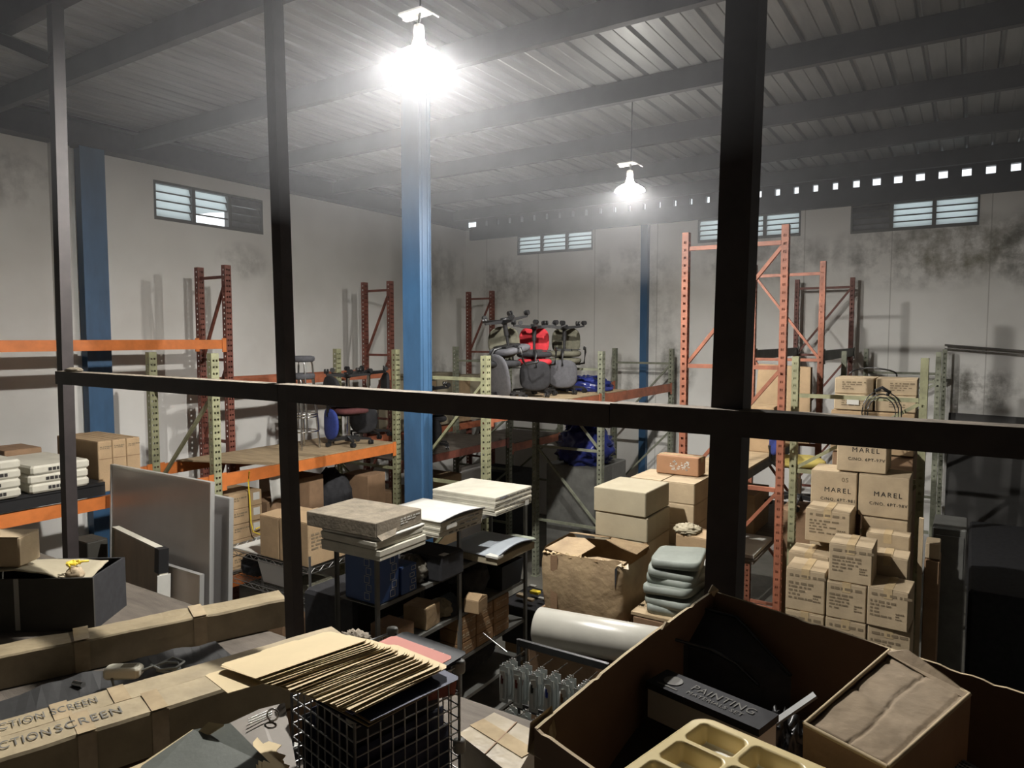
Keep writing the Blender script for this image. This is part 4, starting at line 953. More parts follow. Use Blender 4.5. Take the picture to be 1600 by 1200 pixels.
# ------------------------------------------------------------------ stencilled cartons
def marel(x0, x1, y, z0, z1, label, no, hand=None, d=.36):
    sz = (x1-x0-.004, d, z1-z0-.004); o = carton(((x0+x1)/2, y+d/2, z0), sz, rnd.uniform(-.01,.01), label, CARD2, 'stencilled cartons', tape=False)
    letter(o, 'MAREL', '-Y', .03, sz[2]*.55, .055, sp=1.3); letter(o, 'C/NO. '+no, '-Y', .035, sz[2]*.32, .034, m=INK, sp=1.2)
    if hand: letter(o, hand, '-Y', .085, sz[2]*.82, .05, m=INKF)
    return o
GY = 6.24
S1 = [(-1.085,-.735), (-.725,-.365)]
for k in range(2):
    for j in range(5):
        carton(((S1[k][0]+S1[k][1])/2, GY+.19, j*.352), (.345, .36, .349), 0, 'tan carton, layer %s from the floor in the %s column under the stencilled ones' % (['one','two','three','four','five'][j], ['inner','outer'][k]), CARD2, 'cartons under the stencilled ones', tape=False)
b1_ = marel(*S1[0], GY, 2.07, 2.41, 'stencilled carton with 05 scrawled above the name', '6PT-981', '05')
b2_ = marel(*S1[1], GY-.01, 2.08, 2.415, 'stencilled carton without scrawl, right beneath the overhanging top one', '6PT-98V')
b3_ = marel(-.895, -.53, GY+.02, 2.42, 2.745, 'topmost stencilled carton, touching the guard rail line', '6PT-97V')
b4_ = marel(-.69, -.365, GY-.02, 1.765, 2.075, 'half shaded stencilled carton under the other stencilled ones', '6PT-98V')
carton((-.91, GY+.17, 1.765), (.34, .34, .30), 0, 'plain carton under the scrawled stencilled one', CARD2, tape=False)
def small(x0, x1, y, z0, z1, label, d=.30, face=True, seed=1, rz=0, g='small printed cartons in the front heap'):
    sz = (x1-x0-.004, d, z1-z0-.003); o = carton(((x0+x1)/2, y+d/2, z0), sz, rz, label, CARD2, g, seam='Y', tape=True, tm=TAPE)
    if face: 
        print_lines(o, '-Y', 0, sz[2]*.84, sz[0]*.8, .03, 1, seed=seed, m=INKF); print_lines(o, '-Y', -.03, sz[2]*.48, sz[0]*.62, sz[2]*.45, 5, seed=seed+50, m=INKF)
        print_lines(o, '-Y', sz[0]*.3, sz[2]*.35, .05, sz[2]*.2, 3, seed=seed+90, m=INKF)
    return o
small(-1.06, -.735, 5.90, 1.90, 2.16, 'larger printed carton with a ragged pale lid, under the scrawled stencilled one', seed=1)
small(-.815, -.53, 5.46, 1.755, 2.03, 'printed carton standing highest in the front heap', seed=2)
small(-1.105, -.83, 5.46, 1.485, 1.80, 'printed carton at the rack end of the front heap', seed=3)
small(-.822, -.56, 5.455, 1.485, 1.752, 'printed carton directly under the highest one of the front heap', seed=4)
small(-.548, -.29, 5.44, 1.485, 1.765, 'printed carton with one side in the light, at the outer end of the front heap', seed=5, rz=-.06)
small(-1.16, -.86, 5.80, 1.50, 1.82, 'printed carton behind the rack-end one of the front heap', d=.3, seed=6, face=False)
small(-.60, -.33, 5.78, 1.60, 1.90, 'pale carton just behind the outer end of the front heap', d=.24, seed=7, face=False)
o = small(-.64, -.34, 6.03, 1.70, 2.0, 'pale open carton between the stencilled ones and the outer heap', d=.17, seed=8, face=False)
for k in range(3):
    small(-1.10+k*.275, -.83+k*.275, 5.45+.005*k, 1.20, 1.482, 'lower printed carton, %s from the rack under the front heap' % ['first','second','third'][k], d=.34, seed=20+k)
    carton((-.965+k*.275, 5.62, 0), (.265, .33, 1.197), 0, 'tall carton at the foot of the front heap, %s from the rack' % ['first','second','third'][k], CARD, tape=False)
carton((-.985, 5.97, 0), (.3, .30, 1.495), 0, 'tall carton behind the front heap, on the rack side', CARD, tape=False); carton((-.46, 5.92, 0), (.27, .28, 1.595), 0, 'tall carton behind the front heap, on the outer side', CARD, tape=False)
carton((-.735, 6.03, 0), (.18, .30, 1.895), 0, 'narrow tall carton in the middle behind the front heap', CARD, tape=False)
tag(MB().box((-.27, 6.02, 1.08), (.03, .05, 2.16)).build('wooden_batten', CARD2), 'short pale batten standing beside the outer heap', 'batten')
# cartons behind the first green frame
for j, (z0, z1) in enumerate(((0, .8), (.805, 1.6), (1.605, 2.44))):
    carton((-.73, 7.42, z0), (.66, .55, z1-z0-.006), 0, 'brown carton, %s of three supporting the flat ones behind the green frame' % ordn3[j], CARD3, tape=False)
carton((-.74, 7.42, 2.446), (.68, .56, .38), .0, 'big brown carton behind the guard rail under the flat printed ones', CARD, seam='X')
for k in range(2):
    for j in range(2):
        x = -.895+k*.335; o = carton((x, 7.36+.02*j, 2.835+j*.148), (.325, .42, .144), rnd.uniform(-.03,.03), 'flat printed carton, %s of the pair %s the outer green upright' % (['lower','upper'][j], ['away from','next to'][k]), CARD2, 'flat printed cartons behind the green frame', tape=False)
        print_lines(o, '-Y', .05*k, .075, .2, .08, 4, seed=k*7+j)
o = tag(MB().box((-.9, 7.135, 2.91), (.10,.003,.05)).build('paper_label', WHITE), 'white torn label on the flat printed cartons', 'label')
mb = MB(); c = Vector((-.62, 6.66, 2.92))
for k in range(3):
    R_ = .095+.02*k; mb.tube([c+Vector((R_*1.1*math.cos(2*PI*i/26+k), .02*math.sin(3*i+k)+.01*k, R_*1.35*math.sin(2*PI*i/26+k)-.05)) for i in range(26)], .005, 5, closed=True)
mb.tube([c+Vector((-.05,.0,.13)), c+Vector((0,.01,.16)), c+Vector((.06,.0,.12)), c+Vector((.04,.03,.10))], .016, 6)
tag(mb.build('cable_coil', BLACK), 'coil of black cable hanging from the green frame brace', 'cable')
mb = MB(); c = Vector((-.78, 7.5, 3.14)); mb.tube([c+Vector((.2*math.cos(PI*i/12), .05*math.sin(i), .07*math.sin(PI*i/12))) for i in range(13)], .008, 6)
tag(mb.build('black_hose', BLACK), 'black hose arched over the flat printed cartons', 'hose')
# stock between the orange frames
o = tag(MB().box((-2.0, 7.6, 2.252), (.52, 2.6, .02)).build('plywood_sheet', PLY), 'pale plywood shelf between the tall orange frames', 'plywood')
tag(MB().box((-1.9, 7.6, 1.512), (.70, 2.6, .02)).build('plywood_sheet', PLYD), 'lower plywood shelf between the tall orange frames', 'plywood')
carton((-1.98, 8.1, 2.264), (.42, .5, .28), 0, 'orange-brown carton, lower of two on the plywood between orange frames', CARD, seam='X')
carton((-1.98, 8.12, 2.55), (.42, .46, .2), .05, 'orange-brown carton, upper of two on the plywood between orange frames', CARD, seam='X')
mb = MB().hexa([(-2.2,8.75,2.264),(-1.55,8.75,2.264),(-1.55,8.86,2.264),(-2.2,8.86,2.264),(-2.16,8.83,3.18),(-1.57,8.83,3.15),(-1.57,8.94,3.15),(-2.16,8.94,3.18)])
o = mb.build('flat_carton', CARD); tag(o, 'tall flat carton leaning behind the orange frames', 'carton')
tag(MB().box((-1.80, 6.75, 1.54), (.46, .7, .03)).build('white_board', WHITE), 'white board on the lower shelf between the orange frames', 'board')
carton((-2.0, 7.5, 1.524), (.46, .6, .4), 0, 'brown carton on the lower shelf between the orange frames', CARD, tape=False)
carton((-2.62, 8.9, 0), (.5, .5, 1.9), 0, 'tall tan carton behind the wide dark post', CARD2, tape=False)
carton((-1.37, 7.42, 0), (.32, .5, 1.82), 0, 'tall dark carton under the blue and yellow chair', CARD3, tape=False)
x = dup(a2, (-1.40, 7.42, 1.825), (0,0,2.0), 'blue-backed office chair with a yellow seat, standing between the orange frames', None, {'seat': YELF, 'backrest': BLUEF})
if 'group' in x: del x['group']
# dark corner
tag(MB().cbox((-.10, 6.9, .98), (.24, .5, 1.96), .01).box((-.10, 6.645, 1.0), (.2,.006,1.8)).build('steel_locker', STEELG), 'dark grey locker beside the outer heap of cartons', 'locker')
carton((-.195, 6.25, 0), (.10, .30, 1.83), 0, 'slim dark carton on the floor beside the outer heap', CARD3, tape=False, flaps=False); carton((-.195, 6.22, 1.836), (.095, .2, .12), .0, 'small pale carton on the slim one beside the dark locker', CARD2, tape=False, flaps=False)
tag(MB().hexa([(-.25,11.72,0),(2.6,11.72,0),(2.6,11.74,0),(-.25,11.74,0),(-.25,11.955,2.42),(2.6,11.955,2.36),(2.6,11.975,2.36),(-.25,11.975,2.42)]).build('wall_shade_panel', mat('wall_shade_grey', (.055,.053,.05), .6, var=.3, vscale=2)), 'large dark grey panel added as shadow on the far wall below the rail', 'sheet')  # added panel, its dark colour stands in for shadow on the wall
tag(MB().cbox((1.3, 8.9, .62), (2.5, 2.9, 1.24), .03).build('shade_block', BLACKM), 'black block added to darken the unlit corner', 'stock')  # made-up black block that keeps the floor and corner dark
# ================================================================== ON THE UPPER STORAGE FLOOR
MZ = 2.0
# long projection-screen cartons
def long_carton(p, q, w, h, z, label, m, name='long_carton', seed=1, wob=.006, grp='long cartons on the storage floor'):
    """p, q: ends of the camera-side bottom edge (plan); the carton extends to the far side by w"""
    p, q = Vector(p), Vector(q); d = (q-p); L_ = d.length; d.normalize(); n = Vector((-d.y, d.x)); a = math.atan2(d.y, d.x)
    mb = MB(); off = Vector((seed*5.1, seed, 0)); k = 40
    prof = [(0,0),(0,.5),(0,.94),(.04,1),(.5,1),(.96,1),(1,.94),(1,.5),(1,0)]
    def f(u, v):
        i = min(int(v*8), 7); t = v*8-i; (y0,z0),(y1,z1) = prof[i], prof[i+1]; y = y0+(y1-y0)*t; zz = z0+(z1-z0)*t
        x = L_*u; nx = noise.noise(Vector((x*4, y*1.5, zz*2))+off); n2 = noise.noise(Vector((x*11, y*3, zz*3))+off)
        return (x, y*w+(wob*nx+wob*.5*n2)*(1 if zz > .3 else .2), z*0+zz*h*(1)+(wob*1.2*nx+wob*.6*n2)*zz)
    mb.grid(f, k, 8)
    for e in (0, 1): mb.add([f(e, i/8) for i in range(9)], [tuple(range(9)) if e else tuple(range(8,-1,-1))])
    for fl in range(len(mb.sm)): mb.sm[fl] = False
    o = mb.build(name, m, local=True, loc=Vector((p.x, p.y, z))); o.rotation_euler = (0,0,a); o['len'] = L_; o['wd'] = w; o['ht'] = h
    return tag(o, label, 'carton', grp)
def gp(u, v, Z): q = onZ(u, v, Z); return (q.x, q.y)
def ext(p, q, a, b):
    p, q = Vector(p), Vector(q); d = q-p; return tuple(p-d*a), tuple(q+d*b)
LCM = mat('taped_cardboard', (.345,.28,.175), .6, var=.2, vscale=7, bump=.3, bscale=10)
LCD = mat('shiny_taped_cardboard', (.32,.26,.165), .38, var=.25, vscale=6, bump=.45, bscale=9)
# farthest, thick taped one
p, q = ext(gp(172, 992, 2.145), gp(400, 946, 2.145), 1.7, .24)
far = long_carton(p, q, .16, .142, MZ+.003, 'long thick cardboard carton farthest from the folders, bound in wrinkled clear tape', LCD, seed=3, wob=.006)
for k, x in enumerate((.22, .52, .78)):
    mb = MB(); x *= far['len']; mb.box((x, -.005, .07), (.06, .001, .138)).box((x, .08, .1475), (.06, .166, .001)); mb.build('clear_tape_band', CLEAR, far, local=True)
# two lettered ones on spacer cartons
Z3 = 2.30
p3, q3 = ext(gp(172, 1133, Z3), gp(360, 1074, Z3), 2.2, 1.12)
near = long_carton(p3, q3, .145, .145, Z3-.145, 'long lettered carton nearest the camera', LCM, seed=5, wob=.002)
L3 = near['len']
d3 = (Vector(q3)-Vector(p3)).normalized(); n3 = Vector((-d3.y, d3.x))
p2 = Vector(p3)+n3*.156; q2 = Vector(q3)+n3*.156+d3*.10
near2 = long_carton(tuple(p2), tuple(q2), .125, .14, Z3-.15, 'long lettered carton lying between its taller twin and the dark gap', LCM, seed=8, wob=.002)
p1 = Vector(p3)+n3*.30; q1 = Vector(q3)+n3*.30
thin = long_carton(tuple(p1), tuple(p1+d3*L3*.52), .07, .10, Z3-.155, 'thin long carton strip beside the dark gap', LCM, seed=12, wob=.004)
for i, (o_, sh) in enumerate(((near, 0), (near2, .156))):
    pass
sp = long_carton(tuple(Vector(p3)+n3*.01), tuple(Vector(q3)+n3*.01), .40, .145, MZ+.003, 'long dark carton underneath the two lettered ones', CARD3, seed=15, wob=.003)
def along(o, uu, vv, w_, s, hgt):
    """lettering on the top of a long carton, centred at the picture point, reading along its length"""
    Pq = onZ(uu, vv, o.location.z+o['ht']); loc = o.matrix_basis.inverted() @ Pq
    t = text_mesh(s, hgt, 'lettering', INKG, o, .0003); 
    wdt = max(v.co.x for v in t.data.vertices)-min(v.co.x for v in t.data.vertices)
    t.matrix_local = Matrix.Translation((loc.x, o['wd']*.5, o['ht']+.0045)) @ Matrix.Diagonal((w_/wdt,1,1,1)); return t
bpy.context.view_layer.update()
def span(o, u0, v0, u1, v1):
    return (onZ(u0,v0,o.location.z+o['ht'])-onZ(u1,v1,o.location.z+o['ht'])).length
w1 = span(near, 95, 1145, 182, 1102); along(near, 139, 1124, w1, 'SCREEN', .07)
w0 = span(near, -75, 1205, 85, 1150); along(near, 5, 1178, w0, 'PROJECTION', .07)
w1 = span(near2, 80, 1112, 152, 1094); along(near2, 116, 1103, w1, 'SCREEN', .065)
w0 = span(near2, -70, 1160, 72, 1118); along(near2, 1, 1139, w0, 'PROJECTION', .065)
for o_, xs_ in ((near, (.30,.47,.60)), (near2, (.42,.52))):
    for x in xs_:
        mb = MB(); x *= o_['len']; mb.box((x, o_['wd']/2, o_['ht']+.003), (.05, o_['wd']+.003, .001)).box((x,-.003,o_['ht']*.5), (.05,.001,o_['ht']*.97)); mb.build('clear_tape_band', CLEAR, o_, local=True)
# black tube-like case in the gap, power adapter with its lead
pb = Vector(p3)+n3*.46; 
bk = long_carton(tuple(pb), tuple(pb+d3*L3*.86), .30, .15, MZ+.003, 'long black padded case in the gap between the cartons', mat('black_vinyl', (.028,.028,.028), .5, bump=.3, bscale=6), name='padded_case', seed=20, wob=.02, grp=None)
bk['category'] = 'case'
ad = onZ(193, 1046, 2.22); az = math.radians(38)
ps = thing('power_adapter', (ad.x, ad.y, 2.175), 'cream power adapter with a coiled grey lead, lying in the gap', 'adapter')
Ma = Matrix.Translation((ad.x, ad.y, 2.20)) @ rotz(az)
MB().cbox((0,0,.012), (.135,.062,.045), .010, M=Ma).build('housing', mat('cream_housing', (.80,.76,.62), .45), ps, bevel=.003)
MB().box((.02,-.0,.0352), (.05,.03,.001), M=Ma).build('marking', CARDG, ps)
cv = [Ma @ Vector(v) for v in ((.065,0,.012),(.10,.015,.02),(.14,.05,.02),(.18,.06,.01),(.20,.03,.0),(.17,.0,.0),(.12,.01,.005),(.11,.05,.012),(.15,.09,.02),(.20,.07,.01),(.19,.01,.012),(.14,-.01,.018),(.09,.03,.02))]
MB().tube(cv, .005, 8).build('lead', mat('grey_lead', (.28,.29,.27), .5), ps)
cv = [Ma @ Vector(v) for v in ((-.03,-.031,-.0),(-.01,-.06,-.015),(.03,-.07,-.02))]
MB().tube(cv, .005, 8).build('output_lead', mat('grey_lead_b', (.20,.19,.17), .5), ps)
gl_ = onZ(119, 1056, 2.2); tag(MB().tube([Vector((gl_.x-.02,gl_.y,2.165)), Vector((gl_.x+.025,gl_.y+.012,2.165))], .012, 10).build('metal_fitting', CHROME), 'small shiny metal fitting on the black padded case', 'fitting')
# open black crate with a carton and yellow bundle, at the far left
cr = thing('black_crate', (-3.9, 1.72, MZ), 'dark box with a pale strap behind the long cartons, at the post foot', 'crate')
cA, cB = onZ(-60, 990, MZ), onZ(148, 985, MZ); dd = (cB-cA); dd.z = 0; Ld = dd.length; dd.normalize(); nn = Vector((-dd.y, dd.x, 0))
CRM = mat('dark_olive_board', (.045,.042,.034), .7, var=.25, vscale=3)
def cr_box(a0,a1,b0,b1,z0,z1,nm,m):
    P = [cA+dd*a0+nn*b0, cA+dd*a1+nn*b0, cA+dd*a1+nn*b1, cA+dd*a0+nn*b1]
    return MB().hexa([Vector((p.x,p.y,z0)) for p in P]+[Vector((p.x,p.y,z1)) for p in P]).build(nm, m, cr)
cr_box(0, Ld, 0, .012, MZ, MZ+.275, 'side', CRM); cr_box(0, Ld, .33, .342, MZ, MZ+.275, 'side', BLACKM)
cr_box(0, .012, .012, .33, MZ, MZ+.275, 'end', CRM); cr_box(Ld-.012, Ld, .012, .33, MZ, MZ+.275, 'end', BLACKM); cr_box(.012, Ld-.012, .012, .33, MZ+.001, MZ+.012, 'bottom', BLACKM)
st_ = onZ(37, 940, 2.14); t_ = (st_-cA).dot(dd); cr_box(t_-.012, t_+.012, -.004, -.001, MZ+.01, MZ+.278, 'strap', mat('pale_strap', (.30,.29,.26), .5))
cc = cA+dd*(Ld*.40)+nn*.17
mb = MB(); mb.grid(lambda a, b: tuple(cA+dd*(Ld*(.02+.86*a))+nn*(.02+.30*b)+Vector((0,0,.30+.02*math.sin(4*a+3*b)-.05*a**3+.012*noise.noise(Vector((a*5,b*4,0)))))), 14, 8)
tag(mb.build('cardboard_sheet', CARDG, thick=.006), 'buckled greyish cardboard sheet lying across the dark box', 'cardboard')
qq = onZ(-32, 893, 2.325); o = carton((qq.x-.06, qq.y+.14, 2.325), (.26, .16, .155), az-.1, 'tan carton sitting on the buckled cardboard sheet', CARD2, tape=False)
qq = onZ(92, 885, 2.33); 
mb = MB()
for i in range(7):
    a = rnd.uniform(0, 6.28); b0 = Vector((qq.x+rnd.uniform(-.03,.03), qq.y+.06+rnd.uniform(-.03,.03), 2.325)); mb.tube([b0, b0+Vector((.025*math.cos(a),.025*math.sin(a),.01)), b0+Vector((.05*math.cos(a+.7),.05*math.sin(a+.7),.003))], .006, 6)
tag(mb.build('yellow_rope', YELLOW), 'small bundle of yellow rope beside the dark post foot', 'rope')
qq = onZ(104, 892, 2.3); blob((qq.x+.02, qq.y+.03, 2.26), (.05,.04,.035), 'crumpled_paper', CARD2, 'scrap of crumpled tan paper by the yellow rope', 'paper', 41, .4, flat=-.02, nu=20, nv=12)
qq = onZ(150, 842, 1.9); carton((qq.x-.06, qq.y-.02, 0), (.24, .16, 1.9), .02, 'dark brown carton standing below the storage floor beside the wrapped board', CRM, tape=False)

# folders in the wire cube -------------------------------------------
KF, KR, KB = Vector((-1.347,1.309)), Vector((-1.28,1.680)), Vector((-1.618,1.753)); KL = KF+KB-KR
wc = thing('wire_cube', (-1.48, 1.53, MZ), 'wire grid cube stuffed with hanging folders under the manila pile', 'basket')
ZC0, ZC1 = MZ+.005, 2.5
def panel_wires(p, q, n, nm='grid_panel'):
    m = MB(); d = q-p
    for i in range(n+1): x = p+d*(i/n); m.tube([(x.x,x.y,ZC0), (x.x,x.y,ZC1)], .0026 if 0 < i < n else .0045, 5)
    k = 12
    for j in range(k+1): z = ZC0+(ZC1-ZC0)*j/k; m.tube([(p.x,p.y,z), (q.x,q.y,z)], .0026 if 0 < j < k else .0045, 5)
    return m.build(nm, WIRE, wc)
for a_, b_ in ((KF,KR),(KR,KB),(KB,KL),(KL,KF)): panel_wires(a_, b_, 9)
for c_ in (KF,KR,KB,KL):
    MB().lathe([(.001,0),(.018,0),(.02,.006),(.02,.03),(.018,.036),(.001,.036)], 16, M=Matrix.Translation((c_.x,c_.y,ZC1-.02))).build('corner_connector', mat('grey_plastic', (.30,.30,.27), .5) if c_ is KF else bpy.data.materials['grey_plastic'], wc)
    MB().lathe([(.001,0),(.018,0),(.02,.006),(.02,.03),(.018,.036),(.001,.036)], 12, M=Matrix.Translation((c_.x,c_.y,ZC1-.27))).build('corner_connector', bpy.data.materials['grey_plastic'], wc)
eA = (KR-KF).normalized(); eB = (KL-KF).normalized(); ang = math.atan2(eA.y, eA.x)
NAVY = mat('navy_folder', (.020,.026,.060), .7, var=.2, vscale=6); DKG = mat('dark_folder', (.028,.030,.034), .75, var=.2)
PINK = mat('salmon_folder', (.43,.15,.115), .75, var=.08); LAV = mat('blue_violet_folder', (.12,.135,.28), .7, var=.08)
for i in range(12):                            # folders standing in the cube
    b = .012+i*.027; c = KF+eB*b+eA*.014; m = MB(); a0, a1 = .0, .33
    base = Vector((c.x, c.y, 0))
    def fpt(a, z, w_=0): 
        w2 = .006*noise.noise(Vector((a*6, z*5, i*2.2))); q_ = base+Vector((eA.x*a+eB.x*(w2+w_), eA.y*a+eB.y*(w2+w_), z)); return q_
    zt_ = 2.36+.07*rnd.random() if i else 2.33
    m.grid(lambda u_, v_: fpt(a0+(a1-a0)*u_, 2.02+(zt_-2.02)*v_), 6, 6); o = m.build('hanging_folder', NAVY if i in (0,1,4,6,9) else DKG, thick=.004)
    tag(o, 'dark hanging folder standing in the wire cube, %s from the front grid' % ['first','second','third','fourth','fifth','sixth','seventh','eighth','ninth','tenth','eleventh','twelfth'][i], 'folder', 'dark folders standing in the wire cube')
# flat dark folders on the cube, then colour, then manila fan
def sheet_folder(c, w_, d_, rz, m, label, tilt=(0,0), grp=None, t=.0022, tab=False, bend=0, name='manila_folder'):
    mb = MB(); pts = []
    r_ = .012
    out = [(-w_/2,-d_/2),(w_/2-r_,-d_/2),(w_/2,-d_/2+r_),(w_/2,d_/2-r_),(w_/2-r_,d_/2)]
    if tab: out += [(w_*.2,d_/2),(w_*.18,d_/2+.012),(-w_*.12,d_/2+.012),(-w_*.14,d_/2)]
    out += [(-w_/2+r_,d_/2),(-w_/2,d_/2-r_)]
    def s_(o_, z): return [(x, y, z+bend*(x/w_*2)**2*abs(x/w_*2)) for x, y in o_]
    if bend:
        mb.grid(lambda a, b: (-w_/2+w_*a, -d_/2+d_*b, bend*(2*a-1)**2), 10, 3, sm=True); o = mb.build(name, m, local=True, loc=Vector(c), thick=t)
    else:
        n_ = len(out); vs = s_(out, 0)+s_(out, t); mb.add(vs, [tuple(range(n_-1,-1,-1)), tuple(range(n_,2*n_))]+[(i,(i+1)%n_,n_+(i+1)%n_,n_+i) for i in range(n_)]); o = mb.build(name, m, local=True, loc=Vector(c))
    o.rotation_euler = (tilt[0], tilt[1], rz); return tag(o, label, 'folder', grp)
FD = math.radians(90-16)
cz = (KF+KB)/2
for i in range(5):
    sheet_folder((cz.x+.03+.012*i, cz.y-.05+.012*i, 2.506+i*.006), .36, .27, ang+.12*(i-2)*.5, NAVY if i % 2 else DKG, 'dark folder lying on top of the wire cube, %s of five' % ['lowest','second','middle','fourth','uppermost'][i], tilt=(0,-.05*i*.2), grp='dark folders lying on the wire cube', name='hanging_folder')
# manila fan: from the upper back-left down to the right
cA_ = onZ(458, 1030, 2.645); cB_ = onZ(590, 1060, 2.585); nF = 34
A0 = onZ(373,1038,2.645); A1 = onZ(527,990,2.645); rzF = math.atan2(A1.y-A0.y, A1.x-A0.x)
fa = 0
for i in range(nF):
    k = i/(nF-1); c = Vector((cB_.x+(cA_.x-cB_.x)*k, cB_.y+(cA_.y-cB_.y)*k, 2.590+i*.00172+.016*k**.7)) + Vector((rnd.uniform(-.006,.006), rnd.uniform(-.006,.006), 0))
    top = i == nF-1
    sheet_folder(c, .315, .228, rzF+rnd.uniform(-.05,.05)+(1-k)*.10, MANILA if (top or rnd.random() < .75) else MANILB,
        'topmost manila folder, lying clear of the fan with the post shadow across it' if top else 'manila folder fanned out on the wire cube, its edge and tab showing', grp='manila folders fanned on the wire cube', tab=True, t=.0013, tilt=(-.20*k**.7, 0))
sheet_folder(onZ(436,1044,2.640)+Vector((0,0,.004)), .315, .228, rzF-.10, MANILA, 'manila folder sticking out under the topmost one towards the long cartons', grp='manila folders fanned on the wire cube', tab=False, tilt=(-.19, 0))
pr = onZ(590, 1048, 2.57); sheet_folder((pr.x, pr.y, 2.576), .36, .25, rzF+.18, PINK, 'salmon red folder poking out on the right of the manila fan', name='red_folder')
pv = onZ(576, 1064, 2.57); sheet_folder((pv.x, pv.y, 2.580), .30, .24, rzF+.15, LAV, 'blue-violet folder between the red folder and the manila fan', name='blue_folder')
for i in range(5):
    pv = onZ(598, 1080, 2.55); sheet_folder((pv.x+.004*i, pv.y+.004*i, 2.552+i*.004), .30, .23, rzF+.16-.02*i, [NAVY,MANILA,DKG,MANILB,NAVY][i], ['navy folder','manila folder','dark folder','worn manila folder','second navy folder'][i]+' in the loose pile under the red folder', grp='loose folders under the red one', t=.0009)
pk = KF+eA*.30+eB*.02; tag(MB().grid(lambda a, b: (pk.x+.07*(a-.5), pk.y+.05*a+.01*b, 2.40+.05*b+.02*a), 5, 4).build('torn_folder', PINK, thick=.002), 'torn salmon folder corner inside the wire cube', 'folder')
# ring clips at the folder ends
pc = onZ(682, 1030, 2.545)
for i in range(6):
    c = pc+Vector((rnd.uniform(-.012,.012), rnd.uniform(-.03,.03), .0+.008*i-.02)); Mx = Matrix.Translation(c) @ Matrix.Rotation(rnd.uniform(0,3),4,'Z') @ Matrix.Rotation(1.2,4,'X')
    tag(MB().tube([Mx @ Vector((.012*math.cos(t*PI/8), .012*math.sin(t*PI/8), 0)) for t in range(16)], .002, 5, closed=True).build('metal_clip', CHROME), 'small shiny metal clip at the end of the folder pile', 'clip', 'metal clips at the end of the folder pile')
# crumpled brown paper behind the folders
pp = onZ(556, 990, 2.36); blob((pp.x, pp.y, 2.303), (.075,.05,.04), 'crumpled_paper', DIRTY, 'crumpled grey-brown paper at the end of the long cartons', 'paper', 51, .5, 3, flat=-.02)

# ring binders at the bottom edge -----------------------------------
BIND = mat('grey_green_binder', (.115,.125,.11), .5, var=.15, vscale=5, bump=.05); BINB = mat('taupe_binder', (.17,.145,.115), .6, var=.15)
def slab_px(pts, Zs, t, nm, m, label, cat, parent=None):
    top = [onZ(u, v, z) for (u, v), z in zip(pts, Zs)]; n = len(top)
    mb = MB().add([p-Vector((0,0,t)) for p in top]+top, [tuple(range(n-1,-1,-1)), tuple(range(n,2*n))]+[(i,(i+1)%n,n+(i+1)%n,n+i) for i in range(n)])
    o = mb.build(nm, m, parent); 
    return tag(o, label, cat) if parent is None else o
def fixn(o):
    bm = bmesh.new(); bm.from_mesh(o.data); bmesh.ops.recalc_face_normals(bm, faces=bm.faces); bm.to_mesh(o.data); bm.free()
b1o = onZ(330, 1180, 2.42)
bd = thing('ring_binder', (b1o.x, b1o.y, 2.34), 'grey-green ring binder lying open at the bottom edge, with a dark shadow across', 'binder')
fixn(slab_px([(222,1196),(302,1140),(360,1130),(430,1200),(500,1290),(160,1290)], [2.40,2.43,2.45,2.43,2.40,2.38], .006, 'cover', BIND, '', '', bd))
fixn(slab_px([(190,1205),(226,1190),(302,1139),(300,1150),(225,1203),(196,1215)], [2.392,2.396,2.424,2.42,2.39,2.386], .03, 'paper_edges', MANILA, '', '', bd))
fixn(slab_px([(304,1148),(326,1128),(350,1132),(318,1152)], [2.42,2.46,2.462,2.424], .004, 'torn_paper', MANILA, '', '', bd))
b2o = onZ(420, 1150, 2.40)
be = thing('ring_binder', (b2o.x, b2o.y, 2.31), 'taupe ring binder with a metal ring and torn cream papers, next to the wire cube', 'binder')
fixn(slab_px([(358,1130),(405,1108),(445,1098),(480,1290),(430,1290),(432,1200)], [2.415,2.42,2.42,2.36,2.36,2.39], .006, 'cover', BINB, '', '', be))
r_ = random.Random(3)
for k in range(5):
    sx, sy = 8*k, 16*k
    fixn(slab_px([(395+sx,1160+sy*.9),(402+sx,1152+sy),(411+sx,1162+sy),(420+sx,1154+sy+4),(440+sx*.8,1158+sy+6),(432+sx,1172+sy),(444+sx*.8,1190+sy),(440,1260),(405,1230)], [2.428+.002*k]*9, .002, 'torn_paper', MANILA, '', '', be))
pr_ = onZ(426, 1117, 2.43); Mx = Matrix.Translation(pr_) @ rotz(.5) @ Matrix.Rotation(PI/2-.2,4,'X')
MB().tube([Mx @ Vector((.016*math.cos(t*PI/9), .016*math.sin(t*PI/9), 0)) for t in range(18)], .003, 6, closed=True).build('ring', CHROME, be)
for k in range(3):
    a_, b_ = onZ(388, 1124+4*k, 2.425), onZ(425, 1108+4*k, 2.425); MB().tube([a_, b_], .002, 5).build('metal_bar', CHROME, be)
a_ = onZ(395, 1240, 2.30); tag(MB().box((a_.x, a_.y, 2.165), (.26, .18, .325)).build('storage_crate', BLACKM), 'black crate under the two ring binders', 'crate')

